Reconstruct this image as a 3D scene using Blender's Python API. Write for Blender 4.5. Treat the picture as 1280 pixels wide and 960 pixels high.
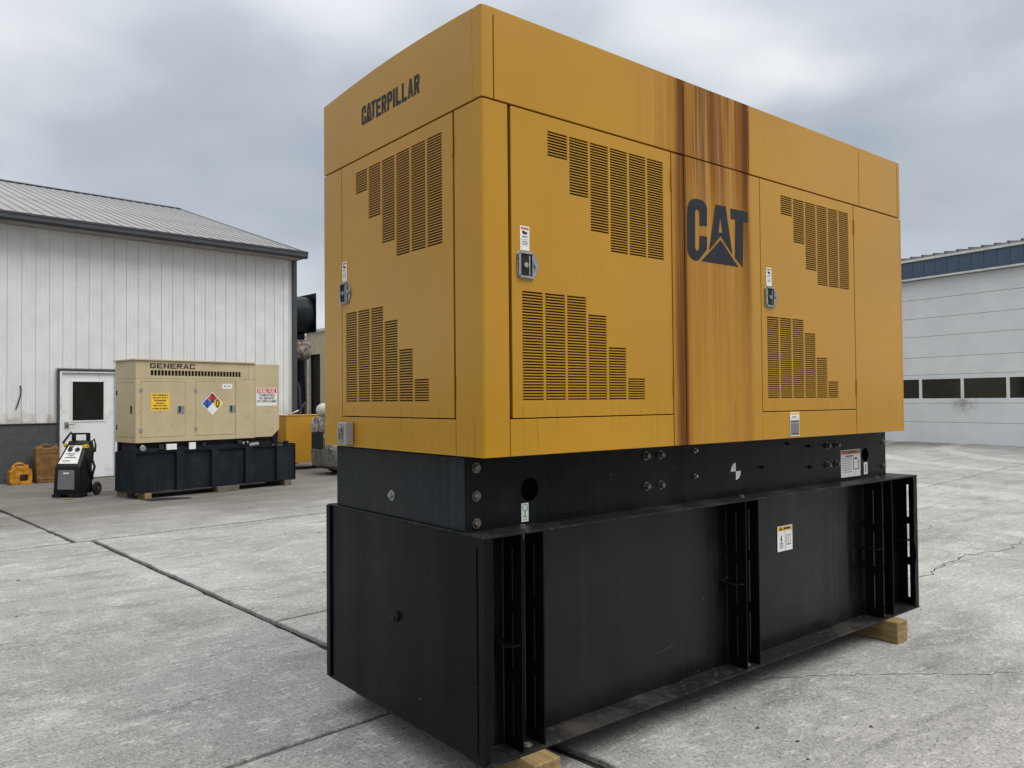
import bpy, bmesh, math, random
from mathutils import Vector, Matrix
R = math.radians
random.seed(7)
for o in list(bpy.data.objects): bpy.data.objects.remove(o)
scene = bpy.context.scene
COL = scene.collection

# ------------------------------------------------------------------ camera
CX, CY, CZ = -1.8421, -2.4702, 1.6
PITCH, YAW, ROLL, FPX = 0.0205, 0.8938, -0.0085, 983.82
cam_d = bpy.data.cameras.new('camera'); cam = bpy.data.objects.new('camera', cam_d); COL.objects.link(cam)
fw = Vector((math.cos(YAW)*math.cos(PITCH), math.sin(YAW)*math.cos(PITCH), math.sin(PITCH)))
rt = Vector((math.sin(YAW), -math.cos(YAW), 0)); up = rt.cross(fw)
rr = rt*math.cos(ROLL)+up*math.sin(ROLL); uu = -rt*math.sin(ROLL)+up*math.cos(ROLL)
m3 = Matrix((rr, uu, -fw)).transposed()
cam.matrix_world = Matrix.Translation((CX, CY, CZ)) @ m3.to_4x4()
cam_d.sensor_width = 36.0; cam_d.lens = FPX/1280*36.0; cam_d.clip_start = 0.05; cam_d.clip_end = 2000
scene.camera = cam
scene.render.resolution_x = 1024; scene.render.resolution_y = 768

# ------------------------------------------------------------------ node helper
class NT:
    def __init__(s, tree): s.t = tree; s.n = tree.nodes; s.l = tree.links
    def new(s, typ, **kw):
        n = s.n.new(typ)
        for k, v in kw.items(): setattr(n, k, v)
        return n
    def put(s, sock, v):
        if isinstance(v, bpy.types.NodeSocket): s.l.new(v, sock)
        elif v is not None:
            if isinstance(v, (tuple, list)) and sock.type == 'RGBA' and len(v) == 3: v = (*v, 1)
            sock.default_value = v
    def m(s, op, a, b=None, c=None, clamp=False):
        n = s.new('ShaderNodeMath', operation=op); n.use_clamp = clamp
        s.put(n.inputs[0], a); s.put(n.inputs[1], b)
        if c is not None: s.put(n.inputs[2], c)
        return n.outputs[0]
    def add(s, a, b): return s.m('ADD', a, b)
    def mul(s, a, b): return s.m('MULTIPLY', a, b)
    def sm(s, x, e0, e1, o0=0., o1=1.):
        n = s.new('ShaderNodeMapRange', interpolation_type='SMOOTHSTEP')
        s.put(n.inputs[0], x); n.inputs[1].default_value = e0; n.inputs[2].default_value = e1
        n.inputs[3].default_value = o0; n.inputs[4].default_value = o1
        return n.outputs[0]
    def band(s, x, a, b, c, d): return s.mul(s.sm(x, a, b), s.sm(x, c, d, 1., 0.))
    def xyz(s, v):
        n = s.new('ShaderNodeSeparateXYZ'); s.l.new(v, n.inputs[0]); return n.outputs
    def vec(s, x, y, z):
        n = s.new('ShaderNodeCombineXYZ')
        for i, v in enumerate((x, y, z)): s.put(n.inputs[i], v)
        return n.outputs[0]
    def obj(s): return s.new('ShaderNodeTexCoord').outputs['Object']
    def scale(s, v, sc):
        n = s.new('ShaderNodeMapping'); s.l.new(v, n.inputs[0]); n.inputs['Scale'].default_value = sc; return n.outputs[0]
    def noise(s, v, sc, det=4., rough=.55, dist=0.):
        n = s.new('ShaderNodeTexNoise'); s.l.new(v, n.inputs['Vector'])
        n.inputs['Scale'].default_value = sc; n.inputs['Detail'].default_value = det
        n.inputs['Roughness'].default_value = rough; n.inputs['Distortion'].default_value = dist
        return n.outputs['Fac']
    def vor(s, v, sc, feature='F1'):
        n = s.new('ShaderNodeTexVoronoi', feature=feature); s.l.new(v, n.inputs['Vector']); n.inputs['Scale'].default_value = sc
        return n.outputs['Distance']
    def mix(s, f, a, b, mode='MIX'):
        n = s.new('ShaderNodeMix', data_type='RGBA', blend_type=mode)
        s.put(n.inputs[0], f); s.put(n.inputs[6], a); s.put(n.inputs[7], b); return n.outputs[2]
    def bump(s, h, st=.2, d=.01):
        n = s.new('ShaderNodeBump'); s.put(n.inputs['Height'], h); n.inputs['Strength'].default_value = st; n.inputs['Distance'].default_value = d
        return n.outputs[0]

# ------------------------------------------------------------------ world: overcast sky with soft cloud layers
SUN_EL, SUN_AZ = 54., -66.     # degrees; azimuth measured from +X towards +Y
w = bpy.data.worlds.new('World'); scene.world = w; w.use_nodes = True
t = NT(w.node_tree); t.n.clear()
sky = t.new('ShaderNodeTexSky', sky_type='NISHITA'); sky.sun_disc = False
sky.sun_elevation = R(SUN_EL); sky.sun_rotation = R(90-SUN_AZ); sky.air_density = 1.; sky.dust_density = 2.
gen = t.new('ShaderNodeTexCoord').outputs['Generated']
nx, ny, nz = t.xyz(gen)
zz = t.add(t.m('MAXIMUM', nz, 0.0), 0.22)
pv = t.vec(t.m('DIVIDE', nx, zz), t.m('DIVIDE', ny, zz), 0.0)
c1 = t.noise(pv, .85, 3.5, .5, .2)
c2 = t.noise(pv, 2.6, 5., .55, .3)
cl = t.add(t.mul(c1, .84), t.mul(c2, .16))
ramp = t.new('ShaderNodeValToRGB'); t.l.new(cl, ramp.inputs[0])
e = ramp.color_ramp.elements
e[0].position = .36; e[0].color = (.285, .320, .365, 1)
e[1].position = .66; e[1].color = (.70, .715, .73, 1)
el = e.new(.50); el.color = (.38, .415, .46, 1)
col = t.mix(t.mul(t.sm(nz, 0.0, 0.32, 1.0, 0.0), .45), ramp.outputs[0], (.57, .60, .635))
zen = t.add(1.0, t.mul(t.sm(nz, 0.30, 1.0), 1.7))     # an overcast sky is brighter overhead
col = t.mix(t.mul(t.sm(nz, 0.34, .8), .7), col, (.60, .585, .56))     # thinner, whiter cloud overhead
zc_ = t.new('ShaderNodeVectorMath', operation='SCALE'); t.l.new(col, zc_.inputs[0]); t.l.new(zen, zc_.inputs['Scale']); col = zc_.outputs[0]
skc = t.mix(1.0, sky.outputs[0], (.08, .08, .08), 'MULTIPLY')
col = t.mix(.90, skc, col)
bg = t.new('ShaderNodeBackground'); t.l.new(col, bg.inputs[0]); bg.inputs[1].default_value = 1.0
wo = t.new('ShaderNodeOutputWorld'); t.l.new(bg.outputs[0], wo.inputs[0])

sd = bpy.data.lights.new('sun', 'SUN'); sun = bpy.data.objects.new('sun', sd); COL.objects.link(sun)
sd.energy = 1.3; sd.angle = R(40); sd.color = (1, .95, .88)
sv = Vector((math.cos(R(SUN_EL))*math.cos(R(SUN_AZ)), math.cos(R(SUN_EL))*math.sin(R(SUN_AZ)), math.sin(R(SUN_EL))))
sun.rotation_euler = sv.to_track_quat('Z', 'Y').to_euler(); sun.location = (0, -6, 12)
vs = scene.view_settings; vs.view_transform = 'Standard'; vs.look = 'None'; vs.exposure = 0.42; vs.gamma = 1.0; vs.use_curve_mapping = False

# ------------------------------------------------------------------ geometry helpers
class MB:
    def __init__(s): s.v = []; s.f = []; s.mi = []; s.cur = 0
    def add(s, vs, fs):
        b = len(s.v); s.v += [tuple(p) for p in vs]; s.f += [tuple(b+i for i in f) for f in fs]; s.mi += [s.cur]*len(fs); return s
    def box(s, x0, x1, y0, y1, z0, z1):
        return s.add([(x0,y0,z0),(x1,y0,z0),(x1,y1,z0),(x0,y1,z0),(x0,y0,z1),(x1,y0,z1),(x1,y1,z1),(x0,y1,z1)],
                     [(0,3,2,1),(4,5,6,7),(0,1,5,4),(1,2,6,5),(2,3,7,6),(3,0,4,7)])
    def prism(s, poly, mp, d0, d1):
        """poly of (a,b), mp(a,b,d)->xyz, extruded from d0 to d1"""
        n = len(poly)
        return s.add([mp(a,b,d0) for a,b in poly]+[mp(a,b,d1) for a,b in poly],
                     [tuple(range(n))[::-1], tuple(range(n,2*n))]+[(i,(i+1)%n,n+(i+1)%n,n+i) for i in range(n)])
    def cyl(s, p0, p1, r0, r1=None, n=20):
        r1 = r0 if r1 is None else r1
        p0, p1 = Vector(p0), Vector(p1); q = (p1-p0).to_track_quat('Z', 'Y')
        ring = lambda p, r: [p+q@Vector((r*math.cos(2*math.pi*i/n), r*math.sin(2*math.pi*i/n), 0)) for i in range(n)]
        return s.add(ring(p0,r0)+ring(p1,r1), [tuple(range(n))[::-1], tuple(range(n,2*n))]+[(i,(i+1)%n,n+(i+1)%n,n+i) for i in range(n)])
    def lathe(s, p0, ax, prof, n=24):
        p0 = Vector(p0); q = Vector(ax).to_track_quat('Z', 'Y'); vs = []; fs = []
        for r, h in prof: vs += [p0+q@Vector((r*math.cos(2*math.pi*i/n), r*math.sin(2*math.pi*i/n), h)) for i in range(n)]
        for k in range(len(prof)-1): fs += [(k*n+i, k*n+(i+1)%n, (k+1)*n+(i+1)%n, (k+1)*n+i) for i in range(n)]
        fs += [tuple(range(n))[::-1], tuple(range((len(prof)-1)*n, len(prof)*n))]
        return s.add(vs, fs)
    def tube(s, pts, r, n=10):
        pts = [Vector(p) for p in pts]; vs = []; fs = []
        for k, p in enumerate(pts):
            d = (pts[min(k+1,len(pts)-1)]-pts[max(k-1,0)]).normalized(); q = d.to_track_quat('Z', 'Y')
            vs += [p+q@Vector((r*math.cos(2*math.pi*i/n), r*math.sin(2*math.pi*i/n), 0)) for i in range(n)]
        for k in range(len(pts)-1): fs += [(k*n+i, k*n+(i+1)%n, (k+1)*n+(i+1)%n, (k+1)*n+i) for i in range(n)]
        fs += [tuple(range(n))[::-1], tuple(range((len(pts)-1)*n, len(pts)*n))]
        return s.add(vs, fs)
    def loft(s, secs):
        n = len(secs[0]); vs = [p for sec in secs for p in sec]; fs = []
        for k in range(len(secs)-1): fs += [(k*n+i, k*n+(i+1)%n, (k+1)*n+(i+1)%n, (k+1)*n+i) for i in range(n)]
        fs += [tuple(range(n))[::-1], tuple(range((len(secs)-1)*n, len(secs)*n))]
        return s.add(vs, fs)
    def plate(s, a0, a1, b0, b1, holes, mp, th, rounds=()):
        """flat sheet in the (a,b) plane with rectangular holes and round holes (a,b,r), thickness th along d"""
        bx = [(h[0],h[1],h[2],h[3],None) for h in holes]+[(a-1.35*r,a+1.35*r,b-1.35*r,b+1.35*r,(a,b,r)) for a,b,r in rounds]
        A = sorted({round(v,5) for v in [a0,a1]+[q for h in bx for q in h[:2]]}); B = sorted({round(v,5) for v in [b0,b1]+[q for h in bx for q in h[2:4]]})
        solid = {}
        for i in range(len(A)-1):
            for j in range(len(B)-1):
                ca, cb = (A[i]+A[i+1])/2, (B[j]+B[j+1])/2
                solid[i,j] = not any(h[0] < ca < h[1] and h[2] < cb < h[3] for h in bx)
        idx = {}
        def V(i,j,k):
            if (i,j,k) not in idx: idx[i,j,k] = len(s.v); s.v.append(tuple(mp(A[i],B[j],k*th)))
            return idx[i,j,k]
        def F(*f): s.f.append(f); s.mi.append(s.cur)
        for (i,j), ok in solid.items():
            if not ok: continue
            F(V(i,j,0),V(i+1,j,0),V(i+1,j+1,0),V(i,j+1,0)); F(V(i,j,1),V(i,j+1,1),V(i+1,j+1,1),V(i+1,j,1))
            if not solid.get((i-1,j)): F(V(i,j,0),V(i,j+1,0),V(i,j+1,1),V(i,j,1))
            if not solid.get((i+1,j)): F(V(i+1,j,0),V(i+1,j,1),V(i+1,j+1,1),V(i+1,j+1,0))
            if not solid.get((i,j-1)): F(V(i,j,0),V(i,j,1),V(i+1,j,1),V(i+1,j,0))
            if not solid.get((i,j+1)): F(V(i,j+1,0),V(i+1,j+1,0),V(i+1,j+1,1),V(i,j+1,1))
        N = 32
        for ca, cb, r in rounds:
            ring, sq = [], []
            for k in range(N):
                an = 2*math.pi*k/N; c, q = math.cos(an), math.sin(an); ring.append((ca+r*c, cb+r*q))
                f = 1.35*r/max(abs(c),abs(q)); sq.append((ca+f*c, cb+f*q))
            b = len(s.v)
            for d in (0,th): s.v += [tuple(mp(x,y,d)) for x,y in ring]+[tuple(mp(x,y,d)) for x,y in sq]
            for k in range(N):
                l = (k+1)%N
                F(b+k,b+N+k,b+N+l,b+l); F(b+2*N+k,b+2*N+l,b+3*N+l,b+3*N+k); F(b+k,b+l,b+2*N+l,b+2*N+k)
        return s
    def mesh(s, name, mats):
        me = bpy.data.meshes.new(name); me.from_pydata(s.v, [], s.f)
        for m in (mats if isinstance(mats,(list,tuple)) else [mats]): me.materials.append(m)
        if any(s.mi): me.polygons.foreach_set('material_index', s.mi)
        bm = bmesh.new(); bm.from_mesh(me); bmesh.ops.recalc_face_normals(bm, faces=bm.faces); bm.to_mesh(me); bm.free()
        me.update(); return me
    def build(s, name, mats, parent=None, bevel=0., smooth=False, seg=2):
        o = bpy.data.objects.new(name, s.mesh(name, mats)); COL.objects.link(o)
        if parent: o.parent = parent
        if smooth or bevel:
            for p in o.data.polygons: p.use_smooth = True
            if smooth and not bevel:
                shade_angle(o.data, 35)
        if bevel:
            b = o.modifiers.new('bevel', 'BEVEL'); b.width = bevel; b.segments = seg; b.limit_method = 'ANGLE'; b.angle_limit = R(40); b.harden_normals = True
        return o
def shade_angle(me, deg):
    bm = bmesh.new(); bm.from_mesh(me)
    for e in bm.edges:
        if len(e.link_faces) == 2 and e.calc_face_angle(0) > R(deg): e.smooth = False
    bm.to_mesh(me); bm.free()
def empty(name, loc, label, cat, group=None, rz=0.):
    o = bpy.data.objects.new(name, None); COL.objects.link(o); o.location = loc; o.rotation_euler = (0,0,rz); o.empty_display_size = .2
    return tag(o, label, cat, group)
def tag(o, label, cat, group=None):
    o['label'] = label; o['category'] = cat
    if group: o['group'] = group
    return o
def struct(o): o['kind'] = 'structure'; return o
def inst(name, me, parent, loc=(0,0,0), rz=0.):
    o = bpy.data.objects.new(name, me); COL.objects.link(o); o.parent = parent; o.location = loc; o.rotation_euler = (0,0,rz); return o
def inst_like(src, parent, loc, rz=0.):
    o = src.copy(); COL.objects.link(o); o.parent = parent; o.location = loc; o.rotation_euler = (0,0,rz); return o
def text_mesh(body, size, bold=0., cond=1.):
    c = bpy.data.curves.new('text', 'FONT'); c.body = body; c.size = size; c.offset = bold; c.align_x = 'CENTER'; c.align_y = 'CENTER'; c.resolution_u = 3
    o = bpy.data.objects.new('text', c); COL.objects.link(o)
    dg = bpy.context.evaluated_depsgraph_get(); me = bpy.data.meshes.new_from_object(o.evaluated_get(dg))
    bpy.data.objects.remove(o); vs = [(v.co.x*cond, v.co.y) for v in me.vertices]; fs = [tuple(p.vertices) for p in me.polygons]
    bpy.data.meshes.remove(me); return vs, fs
def put_text(mb, body, size, ca, cb, mp, d, bold=0., cond=1., fit=None):
    vs, fs = text_mesh(body, size, bold, cond)
    mx = (max(v[0] for v in vs)+min(v[0] for v in vs))/2; my = (max(v[1] for v in vs)+min(v[1] for v in vs))/2; vs = [(a-mx,b-my) for a,b in vs]
    if fit:
        wd = max(v[0] for v in vs)-min(v[0] for v in vs); k = fit/wd; vs = [(a*k, b) for a,b in vs]
    mb.add([mp(ca+a, cb+b, d) for a,b in vs], fs)
# long side of a machine: a = along x, b = height, d = inwards (+y); end: a = along y
LONG = lambda a,b,d: (a, d, b)
END = lambda a,b,d: (d, a, b)

# ------------------------------------------------------------------ materials
def mat(name, base=None, rough=.5, metal=0., spec=.5):
    m = bpy.data.materials.new(name); m.use_nodes = True; t = NT(m.node_tree)
    b = t.n['Principled BSDF']
    if base is not None: b.inputs['Base Color'].default_value = (*base,1)
    b.inputs['Roughness'].default_value = rough; b.inputs['Metallic'].default_value = metal; b.inputs['Specular IOR Level'].default_value = spec
    return m, t, b
def simple(name, base, rough=.5, metal=0., var=.15, sc=8., bump=0., bsc=60., spec=.5):
    m, t, b = mat(name, base, rough, metal, spec); o = t.obj(); n = t.noise(o, sc, 5.)
    lo = tuple(c*(1-var) for c in base); hi = tuple(min(1,c*(1+var)) for c in base)
    t.put(b.inputs['Base Color'], t.mix(t.sm(n,.3,.7), lo, hi))
    t.put(b.inputs['Roughness'], t.sm(t.noise(o, sc*2.3, 4.), .25, .75, max(.02,rough-.1), min(1,rough+.1)))
    if bump: t.put(b.inputs['Normal'], t.bump(t.noise(o, bsc, 4.), bump, .003))
    return m
YEL = (.60, .295, .030)
def yellow_paint(name='yellow_paint', rust=True):
    m, t, b = mat(name, YEL, .42); o = t.obj(); x, y, z = t.xyz(o)
    big = t.noise(o, .9, 4.); fine = t.noise(o, 14., 5.)
    base = t.mix(t.sm(big,.3,.7), (.405,.206,.008), (.455,.228,.005))
    base = t.mix(t.mul(t.sm(fine,.45,.8),.08), base, (.36,.19,.035))
    # thin dirty runs down the sheets
    sv_ = t.vec(t.mul(x,26.), t.mul(y,26.), t.mul(z,.55)); st = t.noise(sv_, 1., 4., .6)
    base = t.mix(t.mul(t.sm(st,.60,.80),.22), base, (.22,.13,.05))
    # grime runs under the lower vents
    sv2 = t.vec(t.mul(x,70.), t.mul(y,70.), t.mul(z,1.5)); st2 = t.noise(sv2, 1., 2., .5)
    low = t.band(z, 1.36, 1.40, 1.56, 1.60)
    base = t.mix(t.mul(t.mul(t.sm(st2,.58,.72), low), .40), base, (.13,.075,.03))
    if rust:
        wob = t.mul(t.add(t.noise(t.vec(t.mul(x,3.),0.,t.mul(z,1.4)),1.,3.), -.5), .05)
        xw = t.add(x, wob)
        s1 = t.noise(t.vec(t.mul(x,95.), 0., t.mul(z,.9)), 1., 4., .65)
        s2 = t.noise(t.vec(t.mul(x,22.), 3., t.mul(z,.5)), 1., 3., .6)
        stk = t.add(t.mul(s1,.55), t.mul(s2,.45))
        up_ = t.sm(z, 2.785, 2.805)
        # pale rust wash over the middle sheets, strongest near the top
        wash = t.mul(t.band(xw,1.24,1.29,1.755,1.80), t.add(t.mul(t.sm(z,1.5,2.75), .60), .42))
        wash = t.mul(wash, t.sm(stk,.38,.58,.12,1.))
        # seam bands
        right = t.mul(t.band(xw,1.60,1.72,1.765,1.82), t.add(.50, t.mul(t.sm(z,1.5,2.9),.50)))
        right = t.mul(right, t.sm(stk,.30,.50))
        left = t.band(xw,1.10,1.20,1.25,1.36)
        left = t.mul(left, t.sm(stk,.26,.46))
        roofl = t.mul(t.mul(t.mul(t.band(xw,.80,1.20,1.30,1.36), up_), t.sm(stk,.36,.62)), .95)
        roofb = t.mul(t.mul(t.band(xw,1.32,1.40,1.77,1.80), up_), t.sm(stk,.32,.56,.2,1.))
        edge = t.mul(t.band(x,1.225,1.236,1.246,1.26), .9)
        # streaks that keep running to the bottom edge
        tail = t.mul(t.mul(t.band(x,1.28,1.34,1.70,1.78), t.sm(s2,.50,.66)), .30)
        f = t.m('MAXIMUM', wash, right); f = t.m('MAXIMUM', f, roofl); f = t.m('MAXIMUM', f, t.mul(roofb,.8)); f = t.m('MAXIMUM', f, tail); f = t.m('MAXIMUM', f, t.mul(left,.8))
        rc = t.mix(t.sm(s1,.36,.64), (.190,.062,.014), (.370,.150,.026))
        base = t.mix(t.m('MINIMUM', t.mul(f,.80), 1.), base, rc)
        base = t.mix(t.mul(t.mul(t.m('MAXIMUM', roofb, t.mul(wash, t.sm(z,2.45,2.85))), t.sm(s2,.36,.60)), .62), base, (.125,.048,.017))
        pale = t.noise(t.vec(t.mul(x,30.), 9., t.mul(z,.45)), 1., 3., .6)
        pf = t.mul(t.mul(t.sm(pale,.50,.64), t.band(xw,1.26,1.32,1.72,1.78)), t.sm(z,1.7,2.5))
        base = t.mix(t.mul(pf,.55), base, (.30,.185,.115))
        lines = t.noise(t.vec(t.mul(x,210.), 5., t.mul(z,.7)), 1., 2., .5)
        base = t.mix(t.mul(t.mul(t.sm(lines,.60,.70), t.band(xw,1.16,1.26,1.74,1.80)), .50), base, (.085,.035,.018))
        dk = t.m('MAXIMUM', t.mul(t.band(xw,1.15,1.205,1.225,1.27), t.sm(stk,.30,.52)), edge)
        dk = t.m('MAXIMUM', dk, t.mul(t.mul(t.mul(t.band(xw,1.36,1.42,1.48,1.56), up_), t.sm(s1,.35,.65)),.40))
        dk = t.m('MAXIMUM', dk, t.mul(t.band(xw,1.68,1.75,1.765,1.80), t.add(t.mul(t.sm(z,1.7,2.9),.7),.15)))
        base = t.mix(t.mul(dk,.82), base, (.080,.026,.010))
        t.put(b.inputs['Specular IOR Level'], t.m('SUBTRACT', .5, t.mul(t.m('MAXIMUM', f, dk), .42)))
    t.put(b.inputs['Base Color'], base)
    rg = t.sm(big,.2,.8,.20,.32)
    if rust: rg = t.m('MINIMUM', t.add(rg, t.mul(t.m('MAXIMUM', f, dk), .5)), .9)
    t.put(b.inputs['Roughness'], rg)
    t.put(b.inputs['Normal'], t.bump(t.noise(o, 1.1, 0.), .30, .035))
    return m
def black_paint(name, base=(.0030,.0040,.0052), dust=.02, rough=.24, dustc=(.085,.09,.09), spec=.11, wave=.55):
    m, t, b = mat(name, base, rough); o = t.obj(); x, y, z = t.xyz(o)
    n = t.noise(o, 3., 5.); st = t.noise(t.vec(t.mul(x,30.), t.mul(y,30.), t.mul(z,.9)), 1., 4., .6)
    c = t.mix(t.mul(t.sm(st,.5,.8), dust), base, dustc)
    c = t.mix(t.mul(t.sm(n,.45,.8), dust), c, dustc)
    # chips and scratches
    v = t.vor(t.scale(o,(1,1,1)), 9.); sp = t.mul(t.sm(v,.035,.05,1.,0.), t.sm(t.noise(o,2.,2.),.52,.6))
    sc = t.noise(t.vec(t.mul(t.add(x,t.mul(z,-.35)),2.), t.mul(y,2.), t.mul(t.add(z,t.mul(x,-.22)),160.)),1.,1.)
    scr = t.mul(t.sm(sc,.74,.77), t.sm(t.noise(o,2.7,2.),.66,.72))
    c = t.mix(t.mul(t.m('MAXIMUM', sp, scr), .32), c, (.30,.30,.29))
    t.put(b.inputs['Base Color'], c); b.inputs['Specular IOR Level'].default_value = spec
    t.put(b.inputs['Roughness'], t.sm(n,.25,.75,rough-.08,rough+.16))
    wv = t.noise(t.vec(t.mul(x,2.1), t.mul(y,2.1), t.mul(z,.45)), 1., 2., .4)
    t.put(b.inputs['Normal'], t.bump(wv, wave, .035))
    return m
M = {}
M['yellow'] = yellow_paint()
M['black'] = black_paint('black_tank_paint')
M['black_side'] = black_paint('black_sheet_paint', (.0038,.0050,.0062), .06, .27, spec=.30, wave=.5)
M['black_skid'] = black_paint('black_skid_paint', (.006,.007,.008), .12, .22)
M['black_end'] = black_paint('dusty_black_paint', (.015,.019,.022), .35, .34, (.05,.058,.062))
M['ledge'] = black_paint('worn_ledge_paint', (.012,.013,.014), .5, .42, (.11,.098,.086))
M['void'] = simple('dark_interior', (.006,.006,.006), .8)
M['foam_shade'] = simple('dark_foam_shade', (.010,.008,.007), .95)  # dark lining of the cores; also paints the shade behind louvre slots
M['rubber'] = simple('black_rubber', (.012,.012,.012), .7)
M['chrome'] = simple('zinc_chrome', (.36,.37,.375), .30, 1., .3, 40.)
M['steel'] = simple('dull_steel', (.36,.35,.32), .45, .8, .3, 60.)
M['bolt'] = simple('zinc_bolt', (.15,.142,.118), .45, .7, .3, 90.)
M['greybox'] = simple('grey_cast_box', (.30,.30,.285), .5, .1, .12, 20.)
M['label'] = simple('label_white', (.72,.72,.70), .45, 0., .08, 30.)
M['ink'] = simple('label_black_ink', (.03,.03,.03), .5)
M['label_orange'] = simple('label_orange', (.45,.12,.03), .5)
M['label_yellow'] = simple('label_yellow', (.72,.42,.02), .5)
M['label_green'] = simple('label_green', (.05,.28,.06), .5)
M['label_grey'] = simple('label_silver', (.25,.25,.24), .4, .3)
def logo_mat():
    m, t, b = mat('logo_slate', (.022,.034,.045), .5, 0., .2); o = t.obj(); x, y, z = t.xyz(o)
    s1 = t.noise(t.vec(t.mul(x,95.), t.mul(y,20.), t.mul(z,.9)), 1., 4., .65)
    t.put(b.inputs['Base Color'], t.mix(t.mul(t.sm(s1,.45,.75),.55), (.014,.019,.024), (.070,.050,.036))); return m
M['logo'] = logo_mat()
def wood(name, a, b_, axis=1):
    m, t, b = mat(name, a, .8); o = t.obj(); sc = [38.,38.,38.]; sc[axis] = 1.6
    g = t.noise(t.scale(o, tuple(sc)), 1., 5., .6); n = t.noise(o, 6., 4.)
    c = t.mix(t.sm(g,.35,.65), a, b_); c = t.mix(t.mul(t.sm(n,.45,.75),.5), c, tuple(v*.45 for v in a))
    t.put(b.inputs['Base Color'], c); t.put(b.inputs['Normal'], t.bump(g,.5,.004)); return m
M['timber'] = wood('yellow_timber', (.17,.115,.045), (.31,.215,.09))
M['timber_dark'] = wood('grey_timber', (.09,.075,.055), (.15,.125,.095), 0)

def concrete():
    m, t, b = mat('yard_concrete', (0.303,0.298,0.286), .85); o = t.obj(); x, y, z = t.xyz(o)
    a = t.noise(o, .30, 4., .6); bb = t.noise(o, 1.5, 6., .66, .5); c = t.noise(o, 8., 6., .68); d = t.noise(o, 70., 4., .72)
    strk = t.noise(t.scale(o,(.5,2.4,1)), 1.5, 7., .68, .6)
    fl = t.noise(t.scale(o,(9.,26.,1)), 1., 5., .7, .3)
    col = t.mix(t.sm(a,.34,.66), (0.252,0.247,0.238), (0.348,0.342,0.329))
    col = t.mix(t.mul(t.sm(bb,.50,.70),.55), col, (0.494,0.485,0.467))
    col = t.mix(t.mul(t.sm(bb,.30,.46,1.,0.),.45), col, (0.156,0.153,0.147))
    col = t.mix(t.mul(t.sm(strk,.50,.66),.52), col, (0.126,0.124,0.119))
    col = t.mix(t.mul(t.sm(c,.52,.66),.45), col, (0.495,0.486,0.468))
    col = t.mix(t.mul(t.sm(c,.30,.44,1.,0.),.40), col, (0.146,0.143,0.138))
    col = t.mix(t.mul(t.mul(t.sm(fl,.56,.66), t.sm(bb,.38,.55)),.62), col, (0.656,0.645,0.621))
    col = t.mix(t.mul(t.sm(d,.54,.66),.55), col, (0.663,0.652,0.627))
    col = t.mix(t.mul(t.sm(d,.34,.46,1.,0.),.66), col, (0.056,0.055,0.053))
    g2 = t.noise(o, 34., 3., .7)
    col = t.mix(t.mul(t.sm(g2,.36,.44,1.,0.),.50), col, (.075,.072,.067))
    col = t.mix(t.mul(t.sm(g2,.60,.68),.40), col, (.60,.59,.57))
    pit = t.mul(t.sm(t.vor(o, 7.),.03,.06,1.,0.), t.sm(t.noise(o,1.9,2.),.5,.56))
    col = t.mix(t.mul(pit,.85), col, (.035,.033,.030))
    # oily, dirty apron by the workshop wall
    far = t.mul(t.sm(t.add(y,t.mul(a,-2.)), 6.4, 10.0), t.sm(t.noise(t.scale(o,(.6,1.5,1.)),.6,6.,.65,.6),.16,.56))
    near_l = t.sm(x, 9., 4.)
    col = t.mix(t.mul(far, .80), col, (.098,.086,.070))
    # pale tyre arcs swept out in front of the big roller door
    dx = t.add(x,-27.); dy = t.add(y,-.0); rad = t.m('SQRT', t.add(t.mul(dx,dx), t.mul(dy,dy)))
    rn = t.add(rad, t.mul(t.add(t.noise(o,.8,4.),-.5),.7))
    arcs = t.m('MAXIMUM', t.band(rn,8.3,8.5,8.8,9.1), t.m('MAXIMUM', t.band(rn,10.6,10.8,11.1,11.4), t.band(rn,14.4,14.6,15.1,15.5)))
    col = t.mix(t.mul(t.mul(arcs, t.sm(c,.35,.55)), .5), col, (0.513,0.505,0.486))
    oi = t.new('ShaderNodeObjectInfo').outputs['Random']
    hsv = t.new('ShaderNodeHueSaturation'); t.l.new(col, hsv.inputs['Color']); t.put(hsv.inputs['Value'], t.add(.89, t.mul(oi,.10)))
    t.put(b.inputs['Base Color'], hsv.outputs[0])
    t.put(b.inputs['Roughness'], t.sm(c,.3,.7,.72,.95))
    h = t.add(t.mul(c,.5), t.add(t.mul(d,.55), t.mul(pit,-.6)))
    t.put(b.inputs['Normal'], t.bump(h, .45, .006)); return m
M['concrete'] = concrete()
M['filler'] = simple('joint_filler', (.026,.025,.022), .9, 0., .4, 6., .5, 90.)
M['ground'] = simple('far_ground', (.16,.155,.145), .95, 0., .3, .4, .4, 20.)

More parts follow.
